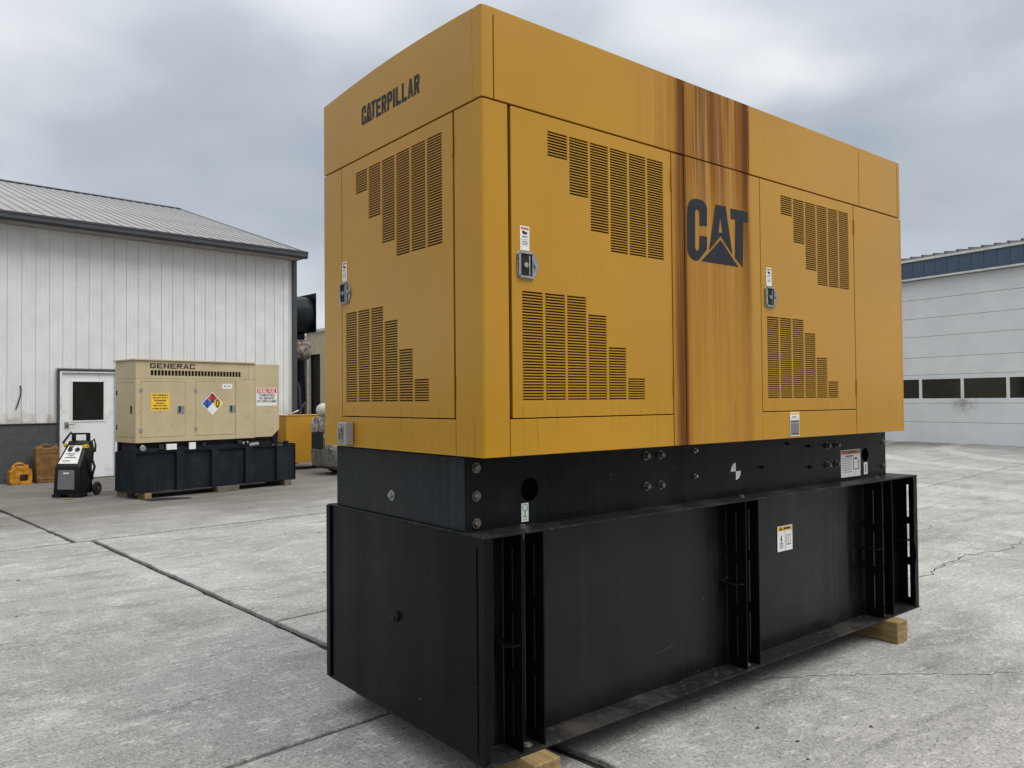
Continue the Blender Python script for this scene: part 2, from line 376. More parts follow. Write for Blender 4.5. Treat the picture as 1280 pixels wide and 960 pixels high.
# ------------------------------------------------------------------ ground: dark bed with concrete slabs laid in the yard's own grid (turned 5 degrees)
YA = R(5.)
def Yd(u, v, z=0.): return (u*math.cos(YA)-v*math.sin(YA), u*math.sin(YA)+v*math.cos(YA), z)
g = MB().add([(-400,-400,-.035),(400,-400,-.035),(400,400,-.035),(-400,400,-.035)], [(0,1,2,3)]).build('ground', M['filler'])
struct(g)
def slab(u0,u1,v0,v1,u0t=None,u1t=None):
    pts = []; u0t = u0 if u0t is None else u0t; u1t = u1 if u1t is None else u1t
    def seg(a,b):
        L = math.dist(a,b); n = max(2,int(L/.09)); nx_, ny_ = -(b[1]-a[1])/L, (b[0]-a[0])/L; wv = 0
        for i in range(n):
            f = i/n; wv = wv*.78+random.uniform(-.0045,.0045)
            ch = max(0, random.gauss(-.010,.012))
            k = 0 if i == 0 else wv+ch
            pts.append((a[0]+(b[0]-a[0])*f+nx_*k, a[1]+(b[1]-a[1])*f+ny_*k))
    c = [(u0,v0),(u1,v0),(u1t,v1),(u0t,v1)]
    for i in range(4): seg(c[i], c[(i+1)%4])
    n = len(pts); ins = .006; cu, cv = (u0+u1)/2, (v0+v1)/2
    top = [Yd(p[0]+(ins if p[0]<cu else -ins), p[1]+(ins if p[1]<cv else -ins), 0.) for p in pts]
    mid = [Yd(*p, -.006) for p in pts]; bot = [Yd(*p, -.03) for p in pts]
    mb = MB().add(top+mid+bot, [tuple(range(n))]+[(i,n+i,n+(i+1)%n,(i+1)%n) for i in range(n)]+[(n+i,2*n+i,2*n+(i+1)%n,n+(i+1)%n) for i in range(n)])
    return mb.build('concrete_slab', M['concrete'], g)
cols = [(-12.,-5.42,[-10,-4.6,1.6,7.9,16.4]), (-5.40,.585,[-10,-4.6,1.09,7.80,16.4]), (.640,6.79,[-10,-3.2,3.08,7.80,16.4]),
        (6.81,11.54,[-10,-4,2.75,9,16.4,22,28]), (11.56,17.5,[-16,-10,-4,2.75,9,16.4,22,28]), (17.52,23.3,[-16,-10,-4,2.75,9,16.4,22,28]),
        (23.32,29.,[-16,-10,-4,2.75,9,16.4,22,28])]
for u0,u1,vb in cols:
    for a,b in zip(vb, vb[1:]):
        A, B = .014+(.022 if a == 7.80 else 0), .014+(.022 if b == 7.80 else 0)
        jl = lambda v: .595+.026*max(0,min(v,7.8)-.2)      # the long tar joint drifts sideways
        if u1 == .585 and b < 8: slab(u0,jl(a)-.030,a+A,b-B,u0,jl(b)-.030)
        elif u0 == .640 and b < 8: slab(jl(a)+.030,u1,a+A,b-B,jl(b)+.030,u1)
        else: slab(u0,u1,a+A,b-B)
# cracks that wander across single slabs
def crack(pts, wd):
    P = []
    for a,b in zip(pts,pts[1:]):
        n = max(2,int(math.dist(a,b)/.07))
        for i in range(n):
            f = i/n; P.append((a[0]+(b[0]-a[0])*f+random.gauss(0,.016), a[1]+(b[1]-a[1])*f+random.gauss(0,.016)))
    P.append(pts[-1]); vs_ = []; fs = []
    for i,p in enumerate(P):
        q = P[min(i+1,len(P)-1)]; o = P[max(i-1,0)]; d = Vector((q[0]-o[0],q[1]-o[1])).normalized(); h = wd*random.uniform(.3,1.)*min(1,.25+min(i,len(P)-1-i)/4)
        vs_ += [(p[0]-d.y*h,p[1]+d.x*h,.0016),(p[0]+d.y*h,p[1]-d.x*h,.0016)]
    for i in range(len(P)-1): fs.append((2*i,2*i+1,2*i+3,2*i+2))
    return MB().add(vs_,fs).build('crack', M['filler'], g)
crack([(5.0,.80),(5.45,.72),(6.1,.84),(6.7,.88),(7.3,.72),(8.07,.81)], .007)
crack([(1.9,.30),(2.27,.04),(2.7,-.25),(3.27,-.72),(3.9,-1.2)], .004)
crack([(-1.3,8.9),(-.9,9.2),(-.55,9.8),(-.1,9.9)], .008)
crack([(6.6,2.1),(7.4,1.8),(8.6,1.9)], .004)
# tiny leaves, chips and pebbles lying about
peb = MB()
for i in range(260):
    x = random.uniform(-3,9); y = random.uniform(-2.2,12)
    if -.2 < x < 4 and -.2 < y < 1.7: continue
    s_ = random.choice((.004,.005,.006,.009,.013)); a = random.uniform(0,3.1)
    pts = [(x+s_*random.uniform(.6,1.7)*math.cos(a+k*1.257), y+s_*random.uniform(.6,1.)*math.sin(a+k*1.257)) for k in range(5)]
    peb.add([(*p,.0015) for p in pts]+[(x,y,.0015+s_*.6)], [(k,(k+1)%5,5) for k in range(5)])
pb = peb.build('grit', simple('grit', (.05,.047,.04), .9, 0., .5, 3.)); pb['kind'] = 'stuff'; pb['label'] = 'small dark chips and grit scattered over the concrete'

# ------------------------------------------------------------------ workshop with ribbed metal siding
def siding_mat():
    m, t, b = mat('white_siding', (.62,.63,.62), .5); o = t.obj(); x, y, z = t.xyz(o)
    tc = t.new('ShaderNodeObjectInfo'); loc = tc.outputs['Location']; lx, ly, lz = t.xyz(loc)
    wx = t.add(x, lx); pv_ = t.vec(wx, y, z)
    n = t.noise(pv_, 2.2, 5.); st = t.noise(t.vec(t.mul(wx,14.),0.,t.mul(z,.35)),1.,4.,.6)
    c = t.mix(t.sm(n,.3,.7), (.66,.67,.67), (.74,.75,.745)); c = t.mix(t.mul(t.sm(st,.55,.80),.16), c, (.50,.50,.48))
    low = t.mul(t.sm(t.add(z, t.mul(t.noise(pv_,3.,5.),-.5)), 1.0, 1.28, 1., 0.), t.sm(t.noise(pv_,4.5,4.),.38,.62))
    c = t.mix(t.mul(low,.6), c, (.30,.235,.12))
    t.put(b.inputs['Base Color'], c); t.put(b.inputs['Roughness'], .42); return m
M['siding'] = siding_mat()
M['roof_grey'] = simple('grey_roof_metal', (.225,.225,.225), .42, .0, .12, 1.5)
M['trim_dark'] = simple('charcoal_trim', (.045,.048,.055), .42, 0., .12, 5.)
M['block'] = simple('charcoal_block_paint', (.066,.070,.076), .5, 0., .14, 2., .25, 45.)
M['mortar'] = simple('charcoal_mortar', (.060,.064,.070), .6, 0., .2, 9.)
M['soffit'] = simple('tan_soffit', (.30,.275,.25), .7, 0., .2, 6.)
M['gable'] = simple('gable_siding', (.54,.545,.54), .5, 0., .1, 1.)
def door_white():
    m, t, b = mat('white_door_paint', (.68,.70,.71), .4); o = t.obj(); n = t.noise(o, 5., 5., .6)
    c = t.mix(t.sm(n,.5,.75), (.74,.76,.765), (.56,.585,.58)); t.put(b.inputs['Base Color'], c); return m
M['door_white'] = door_white()
def glass(name, tint=(.005,.006,.007)):
    m, t, b = mat(name, tint, .06, 0., .6); o = t.obj(); t.put(b.inputs['Base Color'], t.mix(t.sm(t.noise(o,2.5,3.),.4,.7), tint, (.010,.012,.014))); return m
M['glass'] = glass('dark_glass')

PIT = .2535; U0, V0 = 8.02, 16.26
shop = empty('workshop_building', Yd(U0,V0), 'white ribbed metal workshop with grey roof and charcoal block base', 'building', rz=YA)
NP = 52; XL = -NP*PIT-.10; ZE = 5.335; RV, RZ = 7.93, 8.09     # local frame: x along the wall (0 = corner), y inwards
d0, d1 = 2.51-U0, 3.70-U0     # doorway
wl = MB().plate(XL, -.012, 0., ZE, [(d0+.04,d1-.04,-.01,2.30)], lambda a,b,d: (a, .06+d, b), .2)
wl.build('wall', M['gable'], shop)
MB().prism([(.05,0),(2*RV-.05,0),(2*RV-.05,ZE),(RV,RZ-.12),(.05,ZE)], lambda a,b,d: (d,a,b), -.2, -.012).build('gable_wall', M['gable'], shop)
MB().prism([(.27,0),(2*RV-.05,0),(2*RV-.05,ZE),(RV,RZ-.12),(.27,ZE)], lambda a,b,d: (d,a,b), XL, XL+.2).build('gable_wall', M['gable'], shop)
MB().box(XL+.21,-.21,2*RV-.25,2*RV-.05,0,ZE).build('rear_wall', M['gable'], shop)
# siding sheets, one rib each
prof = [(0,0),(.012,0),(.020,-.020),(.036,-.020),(.044,0),(.095,0),(.10,-.004),(.112,-.004),(.117,0),(.175,0),(.18,-.004),(.192,-.004),(.197,0),(PIT-.0005,0)]
def sheet(z0, z1, name, mt):
    mb = MB(); n = len(prof)
    mb.add([(a,b,z0) for a,b in prof]+[(a,b,z1) for a,b in prof], [(i,i+1,n+i+1,n+i) for i in range(n-1)])
    z = 5.0
    while z > z0+.05:
        mb.cyl((.060,.0,z),(.060,-.006,z),.009,n=6); mb.cyl((.215,.0,z),(.215,-.006,z),.009,n=6); z -= .9
    return mb.mesh(name, mt)
me_full = sheet(1.20, ZE, 'siding_panel', M['siding']); me_top = sheet(2.36, ZE, 'siding_panel', M['siding'])
for k in range(NP):
    x = -.10-(k+1)*PIT
    over_door = x+PIT > d0-.02 and x < d1+.02
    if over_door and x < d0-.02:   # sheet cut round the door head
        inst('siding_panel', me_top, shop, (x,.055,0))
        mb = MB(); pr = [p for p in prof if p[0] < d0-.01-x]; n = len(pr)
        mb.add([(a,b,1.2) for a,b in pr]+[(a,b,2.36) for a,b in pr], [(i,i+1,n+i+1,n+i) for i in range(n-1)])
        if n > 1: inst('siding_panel', mb.mesh('siding_panel', M['siding']), shop, (x,.055,0))
    else: inst('siding_panel', me_top if over_door else me_full, shop, (x,.055,0))
# painted block base, real joints
bl = MB().box(.0015,.3985,.0035,.05,.0015,.197); bme = bl.mesh('block', M['block'])
MB().box(XL,d0-.01,.008,.055,0,1.185).build('mortar_bed', M['mortar'], shop); MB().box(d1+.01,-.10,.008,.055,0,1.185).build('mortar_bed', M['mortar'], shop)
for r in range(6):
    z = r*.1985
    for seg0, seg1 in ((XL, d0-.01),(d1+.01,-.10)):
        x = seg0-(.2 if r%2 else 0.)
        while x < seg1:
            a, b = max(x,seg0), min(x+.4,seg1)
            if b-a > .39: o_ = inst('block', bme, shop, (x,.0,z))
            elif b-a > .04: o_ = MB().box(a+.0015,b-.0015,.0035,.05,z+.0015,z+.197).build('block', M['block'], shop)
            x += .4
MB().box(XL,d0-.012,-.022,.05,1.188,1.206).build('base_flashing', M['trim_dark'], shop, .002); MB().box(d1+.012,-.10,-.022,.05,1.188,1.206).build('base_flashing', M['trim_dark'], shop, .002)
MB().box(-.10,.012,-.012,.055,0,ZE-.02).build('corner_trim', M['trim_dark'], shop, .004)
# eave
MB().box(XL-.1,.02,-.45,.06,5.262,5.285).build('soffit', M['soffit'], shop)
MB().prism([(-.45,5.245),(-.52,5.245),(-.56,5.29),(-.56,5.37),(-.575,5.38),(-.575,5.425),(-.45,5.425)], lambda a,b,d: (d,a,b), XL-.15,.03).build('gutter', M['trim_dark'], shop, .003)
roof = MB()
e0 = (-.46, 5.40); sl = (RZ-.04-5.40)/(RV+.46)
roof.prism([(-.445,5.395),(RV,RZ-.045),(2*RV+.445,5.395),(2*RV+.445,5.28),(2*RV+.3,5.28),(RV,RZ-.2),(-.30,5.28),(-.445,5.28)], lambda a,b,d: (d,a,b), XL-.12, .02)
roof = roof.build('roof', M['trim_dark'], shop)
rp = [(0,0),(.010,0),(.020,.022),(.034,.022),(.044,0),(PIT-.0005,0)]; n = len(rp)
def rsheet(y0,z0,y1,z1): return MB().add([(a,y0,z0+b) for a,b in rp]+[(a,y1,z1+b) for a,b in rp], [(i,i+1,n+i+1,n+i) for i in range(n-1)]).mesh('roof_panel', M['roof_grey'])
rA, rB = rsheet(-.50,5.395,RV,RZ-.03), rsheet(2*RV+.5,5.395,RV,RZ-.03)
for k in range(NP+1):
    for me in (rA,rB): inst('roof_panel', me, roof, (.02-(k+1)*PIT,0,0))
MB().prism([(RV-.16,RZ-.055),(RV,RZ+.0),(RV+.16,RZ-.055),(RV+.16,RZ-.035),(RV,RZ+.022),(RV-.16,RZ-.035)], lambda a,b,d: (d,a,b), XL-.12,.03).build('ridge_cap', M['trim_dark'], roof)
for yy0,zz0,yy1,zz1 in ((-.5,5.38,RV,RZ-.045),(2*RV+.5,5.38,RV,RZ-.045)):
    MB().add([(.022,yy0,zz0),(.05,yy0,zz0),(.05,yy1,zz1),(.022,yy1,zz1),(.022,yy0,zz0+.045),(.05,yy0,zz0+.045),(.05,yy1,zz1+.045),(.022,yy1,zz1+.045)],
             [(0,1,2,3),(4,5,6,7),(0,1,5,4),(1,2,6,5),(2,3,7,6),(3,0,4,7)]).build('rake_trim', M['roof_grey'], roof)
# entrance door
dr = MB().plate(d0+.075, d1-.075, .015, 2.258, [(2.792-U0, 3.408-U0, 1.243, 2.074)], lambda a,b,d: (a, .03+d, b), .045).build('door', M['door_white'], shop, .002)
fr = MB(); fr.box(d0+.03,d0+.07,-.02,.12,0,2.30); fr.box(d1-.07,d1-.03,-.02,.12,0,2.30); fr.box(d0+.07,d1-.07,-.02,.12,2.262,2.30); fr.build('door_frame', M['door_white'], dr, .002)
fr = MB(); fr.box(d0-.012,d0+.028,-.035,.05,0,2.345); fr.box(d1-.028,d1+.012,-.035,.05,0,2.345); fr.box(d0+.028,d1-.028,-.035,.05,2.303,2.345); fr.build('door_trim', M['trim_dark'], dr, .002)
MB().box(2.792-U0, 3.408-U0,.05,.058,1.243,2.074).build('window_pane', M['glass'], dr)
wf = MB(); a0,a1 = 2.792-U0, 3.408-U0
wf.box(a0-.03,a1+.03,.016,.029,2.074,2.10); wf.box(a0-.03,a1+.03,.016,.029,1.215,1.243); wf.box(a0-.03,a0,.016,.029,1.243,2.074); wf.box(a1,a1+.03,.016,.029,1.243,2.074); wf.build('window_bead', M['door_white'], dr, .002)
hd = MB(); hx = 2.687-U0; hd.box(hx-.045,hx+.035,.015,.029,1.09,1.22); hd.cyl((hx,.015,1.165),(hx,-.05,1.165),.022,n=12); hd.box(hx-.012,hx+.13,-.06,-.04,1.153,1.177); hd.build('handle', M['steel'], dr, .003)
MB().box(d0+.07,d1-.07,-.05,.06,0,.014).build('threshold', M['trim_dark'], dr)
# bent wire hanging on the wall
wx_ = onx = 1.80-U0
MB().tube([(wx_+.03,.045,1.98),(wx_+.045,.02,1.90),(wx_+.03,.018,1.78),(wx_-.01,.02,1.62),(wx_-.05,.02,1.50)], .012, 8).build('wall_wire', M['rubber'], shop, smooth=True)

# ------------------------------------------------------------------ duct on the gable and things behind the workshop
du = empty('exhaust_duct', Yd(8.62,17.75,0), 'black round duct with square flange past the workshop corner', 'duct', rz=YA)
MB().lathe((-.60,0,4.08),(1,0,0),[(.47,0),(.47,.3),(.485,.3),(.485,.34),(.47,.34),(.47,1.10)],40).build('duct_tube', M['black_end'], du, smooth=True)
MB().plate(-.54,.54,3.54,4.62,[],lambda a,b,d: (.50+d,a,b),.02,rounds=[(0,4.08,.40)]).build('flange', M['black'], du)
sp_ = MB(); sp_.box(-.3,-.2,-.4,-.3,0,3.7); sp_.box(-.3,-.2,.3,.4,0,3.7); sp_.build('support_leg', M['trim_dark'], du)

M['beige'] = simple('beige_paint', (.56,.50,.35), .5, 0., .12, 2.)
M['offwhite'] = simple('offwhite_trim', (.62,.62,.58), .5, 0., .15, 4.)
bu = empty('generator_container', Yd(11.0,20.75), 'tall beige equipment container with open black bay beyond the workshop', 'container', rz=YA)
bod = MB().plate(-3.6,.86,0,3.85,[(-.525,.136,.2,3.14),(.347,.505,.2,2.64)],lambda a,b,d:(d,a,b),.05); bod.box(.05,4.5,-3.6,-3.55,0,3.85); bod.box(.05,4.5,.81,.86,0,3.85); bod.box(4.45,4.5,-3.55,.81,0,3.85); bod.build('wall', M['beige'], bu)
MB().box(-.06,4.56,-3.66,.92,3.851,3.95).build('roof', M['offwhite'], bu, .01)
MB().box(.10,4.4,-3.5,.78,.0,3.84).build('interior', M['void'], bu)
MB().box(-.03,-.002,.20,.26,0,3.84).build('post', M['offwhite'], bu)
MB().box(.6,.9,-.5,-.2,3.951,4.03).build('roof_lug', M['trim_dark'], bu)
rd = empty('rusty_silencer', Yd(9.05,17.75), 'rust-stained white silencer drum on a black stand below the duct', 'silencer', rz=YA)
m_, t_, b_ = mat('rusty_white_shaded', (.5,.5,.48), .7); nn_ = t_.noise(t_.obj(), 9., 5.); t_.put(b_.inputs['Base Color'], t_.mix(t_.sm(nn_,.40,.62), (.26,.25,.235), (.10,.042,.022))); M['rusty_shaded'] = m_  # rust-stained white, both tones darkened to put the drum's shade into the colour
MB().lathe((-.5,0,3.06),(1,0,0),[(.18,0),(.27,.06),(.29,.1),(.29,.55),(.25,.62),(.12,.66)],28).build('drum', M['rusty_shaded'], rd, smooth=True)
st_ = MB(); st_.box(-.42,-.34,-.3,.3,0,2.78); st_.box(-.02,.06,.25,.31,0,2.78); st_.box(-.34,.2,.31,.36,.0,3.35); st_.build('stand', M['black'], rd)
MB().box(-.55,.30,.37,.40,2.5,3.62).build('back_plate', M['black'], rd)
ws_ = MB().box(.22,.27,.33,.365,2.55,3.58).build('edge_strip', M['offwhite'], rd, .004)
bd = MB()
for k in range(7): bd.cyl((.245,.33,2.68+k*.13),(.245,.322,2.68+k*.13),.018,n=10)
bd.build('strip_bolt', M['trim_dark'], rd)['kind'] = 'stuff'
pi_ = MB(); pi_.tube([(-.30,.15,2.8),(-.25,.1,2.3),(-.1,.1,2.0),(-.05,.1,.0)],.06,12); pi_.tube([(.02,-.05,2.76),(.02,-.05,1.6),(-.2,-.02,1.3),(-.2,0,0)],.045,12); pi_.build('drain_pipe', M['trim_dark'], rd, smooth=True)

M['amber'] = simple('amber_yellow_paint', (.46,.235,.016), .5, 0., .10, 2.)
yb = empty('steel_bin', Yd(6.95,14.95), 'yellow rectangular steel box standing between the tan generator and the forklift', 'box', rz=YA)
MB().box(-.1,1.25,-.35,.45,.17,1.27).build('body', M['amber'], yb, .006)
MB().box(-.11,1.26,-.36,.46,1.275,1.29).build('lid', M['amber'], yb, .003)
ft = MB(); ft.box(.0,.12,-.30,.40,0,.165); ft.box(1.0,1.12,-.30,.40,0,.165); ft.build('skid_foot', simple('blue_foot', (.02,.04,.09), .6), yb)
rg = MB(); rg.tube([(.02,-.2,1.295),(.10,-.24,1.33),(.26,-.26,1.40)],.018,8); rg.build('handle', M['chrome'], yb, smooth=True)

# ------------------------------------------------------------------ worn forklift
def worn():
    m, t, b = mat('worn_grey_paint', (.3,.3,.28), .75); o = t.obj(); n = t.noise(o, 9., 6., .65, .4); n2 = t.noise(o, 3., 4.)
    x, y, z = t.xyz(o)
    c = t.mix(t.sm(n,.46,.56), (.42,.41,.38), (.10,.085,.07)); c = t.mix(t.mul(t.sm(n2,.45,.65),.6), c, (.20,.17,.13))
    c = t.mix(t.mul(t.sm(t.add(z,t.mul(n,.3)),.65,.85,1.,0.),.75), c, (.085,.078,.068))
    t.put(b.inputs['Base Color'], c); t.put(b.inputs['Normal'], t.bump(n,.4,.01)); return m
M['worn'] = worn()
fk = empty('forklift', (5.72,13.10,0), 'old forklift with peeling white counterweight and white gas bottle', 'forklift', rz=R(3))
def cw(z0,z1,i0,i1):
    pl = lambda i: [(.10+i,0+i),(1.0,0+i),(1.0,1.1-i),(.10+i,1.1-i),(0+i,.95),(0+i,.15)]
    return [[(a,b,z0) for a,b in pl(i0)],[(a,b,z1) for a,b in pl(i1)]]
mb = MB(); mb.loft(cw(.12,.20,.16,.02)+cw(.42,.56,.0,.0)); mb.loft(cw(.93,1.02,.02,.0)+cw(1.16,1.26,.0,.05)); mb.loft(cw(.561,.929,.10,.10)); mb.box(.004,.2,.10,.42,.56,.93)
mb.build('counterweight', M['worn'], fk, .012)
MB().box(-.004,.09,.42,.93,.565,.925).build('rear_recess', M['void'], fk, .01)
MB().box(.62,2.0,.08,1.02,.30,1.02).build('chassis', M['worn'], fk, .03); MB().box(1.02,1.55,.15,.95,1.025,1.25).build('hood', M['trim_dark'], fk, .04)
st_ = MB(); st_.box(1.1,1.5,.32,.78,1.255,1.36); st_.box(1.05,1.14,.32,.78,1.36,1.72); st_.build('seat', M['rubber'], fk, .03)
MB().lathe((.22,.12,1.415),(0,1,0),[(.04,-.06),(.10,-.05),(.145,0),(.152,.06),(.152,.70),(.13,.77),(.06,.82)],28).build('gas_bottle', M['offwhite'], fk, smooth=True)
gd = MB()
for yy in (.14,.96): gd.tube([(1.0,yy,1.02),(.98,yy,2.05),(1.1,yy,2.12),(1.95,yy,2.12),(2.15,yy,1.0)],.035,10)
for k in range(7): gd.box(1.05+k*.14,1.09+k*.14,.14,.96,2.10,2.13)
gd.build('overhead_guard', M['trim_dark'], fk)
ms = MB(); ms.box(2.25,2.37,.2,.32,.1,2.1); ms.box(2.25,2.37,.78,.9,.1,2.1); ms.box(2.27,2.35,.32,.78,1.9,2.0); ms.box(2.27,2.35,.32,.78,.5,.6); ms.build('mast', M['trim_dark'], fk, .008)
for yy in (.3,.72): MB().add([(2.38,yy,.1),(2.42,yy,.1),(2.42,yy+.12,.1),(2.38,yy+.12,.1),(2.38,yy,.6),(2.42,yy,.6),(2.42,yy+.12,.6),(2.38,yy+.12,.6),(3.3,yy,.06),(3.3,yy+.12,.06),(2.42,yy,.06),(2.42,yy+.12,.06),(3.3,yy,.08),(3.3,yy+.12,.08)],[(4,5,6,7),(0,3,7,4),(1,5,6,2),(0,4,5,1),(3,2,6,7),(1,2,13,12),(10,8,9,11),(1,12,8,10),(2,11,9,13),(8,12,13,9),(0,10,11,3),(0,1,10),(3,11,2)]).build('fork', M['steel'], fk)
def wheel(x,y0,r,w_):
    q = MB().lathe((x,y0,r),(0,1,0),[(r*.6,0),(r*.92,.0),(r,.04),(r,w_-.04),(r*.92,w_),(r*.6,w_)],28).build('tyre', M['rubber'], fk, smooth=True)
    MB().lathe((x,y0-.004,r),(0,1,0),[(.05,.0),(r*.58,.02),(r*.58,w_),(.05,w_+.004)],20).build('rim', M['steel'], q, smooth=True)
for x,y0,r,w_ in ((.62,.02,.23,.16),(.62,.92,.23,.16),(1.95,-.02,.30,.2),(1.95,.92,.30,.2)): wheel(x,y0,r,w_)

# ------------------------------------------------------------------ garage building with blue fascia
M['blue'] = simple('blue_metal', (.050,.085,.135), .45, 0., .12, 2.)
def gdoor():
    m, t, b = mat('white_door_panel', (.55,.56,.56), .5); o = t.obj(); x, y, z = t.xyz(o)
    n = t.noise(o, 1.2, 4.); st = t.noise(t.scale(o,(1.2,1.,6.)), 1.4, 6., .6); fine = t.noise(t.scale(o,(2.,1.,60.)),1.5,3.)
    c = t.mix(t.sm(n,.3,.7), (.66,.675,.68), (.72,.73,.735)); c = t.mix(t.mul(t.sm(st,.5,.75),.12), c, (.52,.53,.52))
    c = t.mix(t.mul(t.sm(fine,.4,.7),.10), c, (.50,.51,.51))
    dx = t.add(x, 8.75); dz = t.add(z,-1.33)
    d = t.m('SQRT', t.add(t.mul(t.mul(dx,dx),.55), t.mul(dz,dz))); f = t.mul(t.sm(d,.05,.45,1.,0.), t.sm(t.noise(o,6.,5.),.30,.70))
    c = t.mix(t.mul(f,.65), c, (.12,.115,.105)); t.put(b.inputs['Base Color'], c); return m
M['gdoor'] = gdoor()
ga = empty('garage_building', (25.46,0,0), 'white garage with wide sectional door and blue metal fascia', 'building', rz=math.atan2(-math.cos(.128), -math.sin(.128)))
GX0, GX1 = -17.5, 3.0
MB().plate(GX0-3,GX1+3,-.05,6.5,[(GX0,GX1,-.06,5.74)],lambda a,b,d:(a,.05+d,b),.25).build('wall', M['gable'], ga)
gb = MB(); gb.box(GX0-3,GX0-2.8,.3,14,-.05,6.5); gb.box(GX1+2.8,GX1+3,.3,14,-.05,6.5); gb.box(GX0-2.8,GX1+2.8,13.8,14,-.05,6.5); gb.build('rear_wall', M['gable'], ga)
MB().box(GX0,GX1,.5,13.7,.0,.02).build('interior_floor', M['filler'], ga)
secs = [-.03,.712,1.37,2.36,2.975,3.71,4.36,5.03,5.72]
gd_ = MB().box(GX0,GX1,.13,.18,-.03,5.73).build('garage_door', M['void'], ga)
pw = 1.46; x0w = -10.265-5*pw
for i,(a,b) in enumerate(zip(secs,secs[1:])):
    if i == 2:
        hol = []; x = x0w
        while x < GX1-.2:
            hol.append((max(x+.05,GX0+.1),min(x+pw-.05,GX1-.1),1.535,2.205)); x += pw
        MB().plate(GX0,GX1,a+.005,b-.005,hol,lambda p,q,d:(p,.07+d,q),.045).build('door_panel', M['gdoor'], gd_, .004)
        for h in hol: MB().box(h[0]-.01,h[1]+.01,.10,.112,h[2]-.01,h[3]+.01).build('window_pane', M['glass'], gd_)
    else: MB().box(GX0,GX1,.07,.115,a+.005,b-.005).build('door_panel', M['gdoor'], gd_, .006)
MB().box(GX0,GX1,.06,.125,-.045,-.03).build('bottom_seal', M['rubber'], gd_)
# fascia
MB().box(GX0-3,GX1+3,-.16,.04,5.74,6.36).build('fascia_backing', M['blue'], ga)
fm = MB(); pr = [(0,0),(.012,-.022),(.05,-.022),(.062,0),(.405,0)]; n = len(pr)
fme = fm.add([(a,b,5.775) for a,b in pr]+[(a,b,6.36) for a,b in pr], [(i,i+1,n+i+1,n+i) for i in range(n-1)]).mesh('fascia_panel', M['blue'])
for k in range(int((GX1-GX0+6)/.405)): inst('fascia_panel', fme, ga, (GX0-3+k*.405,-.165,0))
MB().box(GX0-3,GX1+3,-.195,-.03,5.715,5.772).build('lower_trim', M['offwhite'], ga, .004); MB().box(GX0-3,GX1+3,-.215,.04,6.365,6.445).build('roof_edge_trim', M['offwhite'], ga, .004)
gr = MB().prism([(-.20,6.45),(7,7.2),(14.2,6.45),(14.2,6.50),(7,7.25),(-.20,6.50)], lambda a,b,d:(d,a,b), GX0-3.1,GX1+3.1).build('roof', M['roof_grey'], ga)
rb_ = MB(); rb_.add([(0,-.24,6.501),(.07,-.24,6.501),(.055,-.24,6.545),(.015,-.24,6.545),(0,7,7.255),(.07,7,7.255),(.055,7,7.30),(.015,7,7.30)],[(0,1,2,3),(4,7,6,5),(0,4,5,1),(1,5,6,2),(2,6,7,3),(3,7,4,0)])
rme = rb_.mesh('roof_rib', M['trim_dark'])
for k in range(int((GX1-GX0+6)/.405)): inst('roof_rib', rme, gr, (GX0-3+k*.405,0,0))

# ------------------------------------------------------------------ lettering made of plates (unit cell 0..1 x 0..1)
def glyph(ch, sx, sz):
    r = lambda a,b,c,d: [(a,c),(b,c),(b,d),(a,d)]
    mm = .5
    E_ = [r(0,sx,0,1), r(sx,1,0,sz), r(sx,1,1-sz,1), r(sx,.88,mm-sz/2,mm+sz/2)]
    k = min(.16, sx*.8); kz = min(.16, sz*.8)
    C_ = [[(0,kz),(k,0),(sx,0),(sx,1),(k,1),(0,1-kz)], [(sx,0),(1-k,0),(1,kz),(1,sz),(sx,sz)], [(sx,1-sz),(1,1-sz),(1,1-kz),(1-k,1),(sx,1)], r(1-sx,1,sz,.34), r(1-sx,1,.66,1-sz)]
    P_ = [r(0,sx,0,1), [(sx,1-sz),(1,1-sz),(1,1-kz),(1-k,1),(sx,1)], r(1-sx,1,.42+sz,1-sz), [(sx,.42),(1-k,.42),(1,.42+kz),(1,.42+sz),(sx,.42+sz)]]
    return {'E':E_,'L':[r(0,sx,0,1),r(sx,1,0,sz)],'I':[r(0,1,0,1)],'T':[r(0,1,1-sz,1),r(.5-sx/2,.5+sx/2,0,1-sz)],
      'C':C_,'G':C_[:4]+[[(.5,.34),(1,.34),(1,.34+sz),(.5,.34+sz)]]+[r(1-sx,1,.70,1-sz)],
      'P':P_,'R':P_+[[(1-sx*1.02,0),(1,0),(.5+sx*.75,.42),(.5-sx*.35,.42)]],
      'A':[[(0,0),(sx*.95,0),(.5,.80),(.5,1),(.5-sx*.55,1)],[(1-sx*.95,0),(1,0),(.5+sx*.55,1),(.5,1),(.5,.80)],[(.34,.22),(.66,.22),(.60,.22+sz*.9),(.40,.22+sz*.9)]],
      'N':[r(0,sx,0,1),r(1-sx,1,0,1),[(sx,1),(sx,1-sz*1.6),(1-sx,0),(1-sx,sz*1.6)]]}[ch]
def letters(mb, word, a0, width, b0, h, mp, d, sx, sz, gap, thin=()):
    wu = sum(.42 if c == 'I' else 1. for c in word)+gap*(len(word)-1); u = width/wu; p = a0
    for c in word:
        wd = (.42 if c == 'I' else 1.)*u
        for poly in glyph(c,sx,sz): mb.add([mp(p+a*wd, b0+b*h, d) for a,b in poly], [tuple(range(len(poly)))])
        p += wd+gap*u

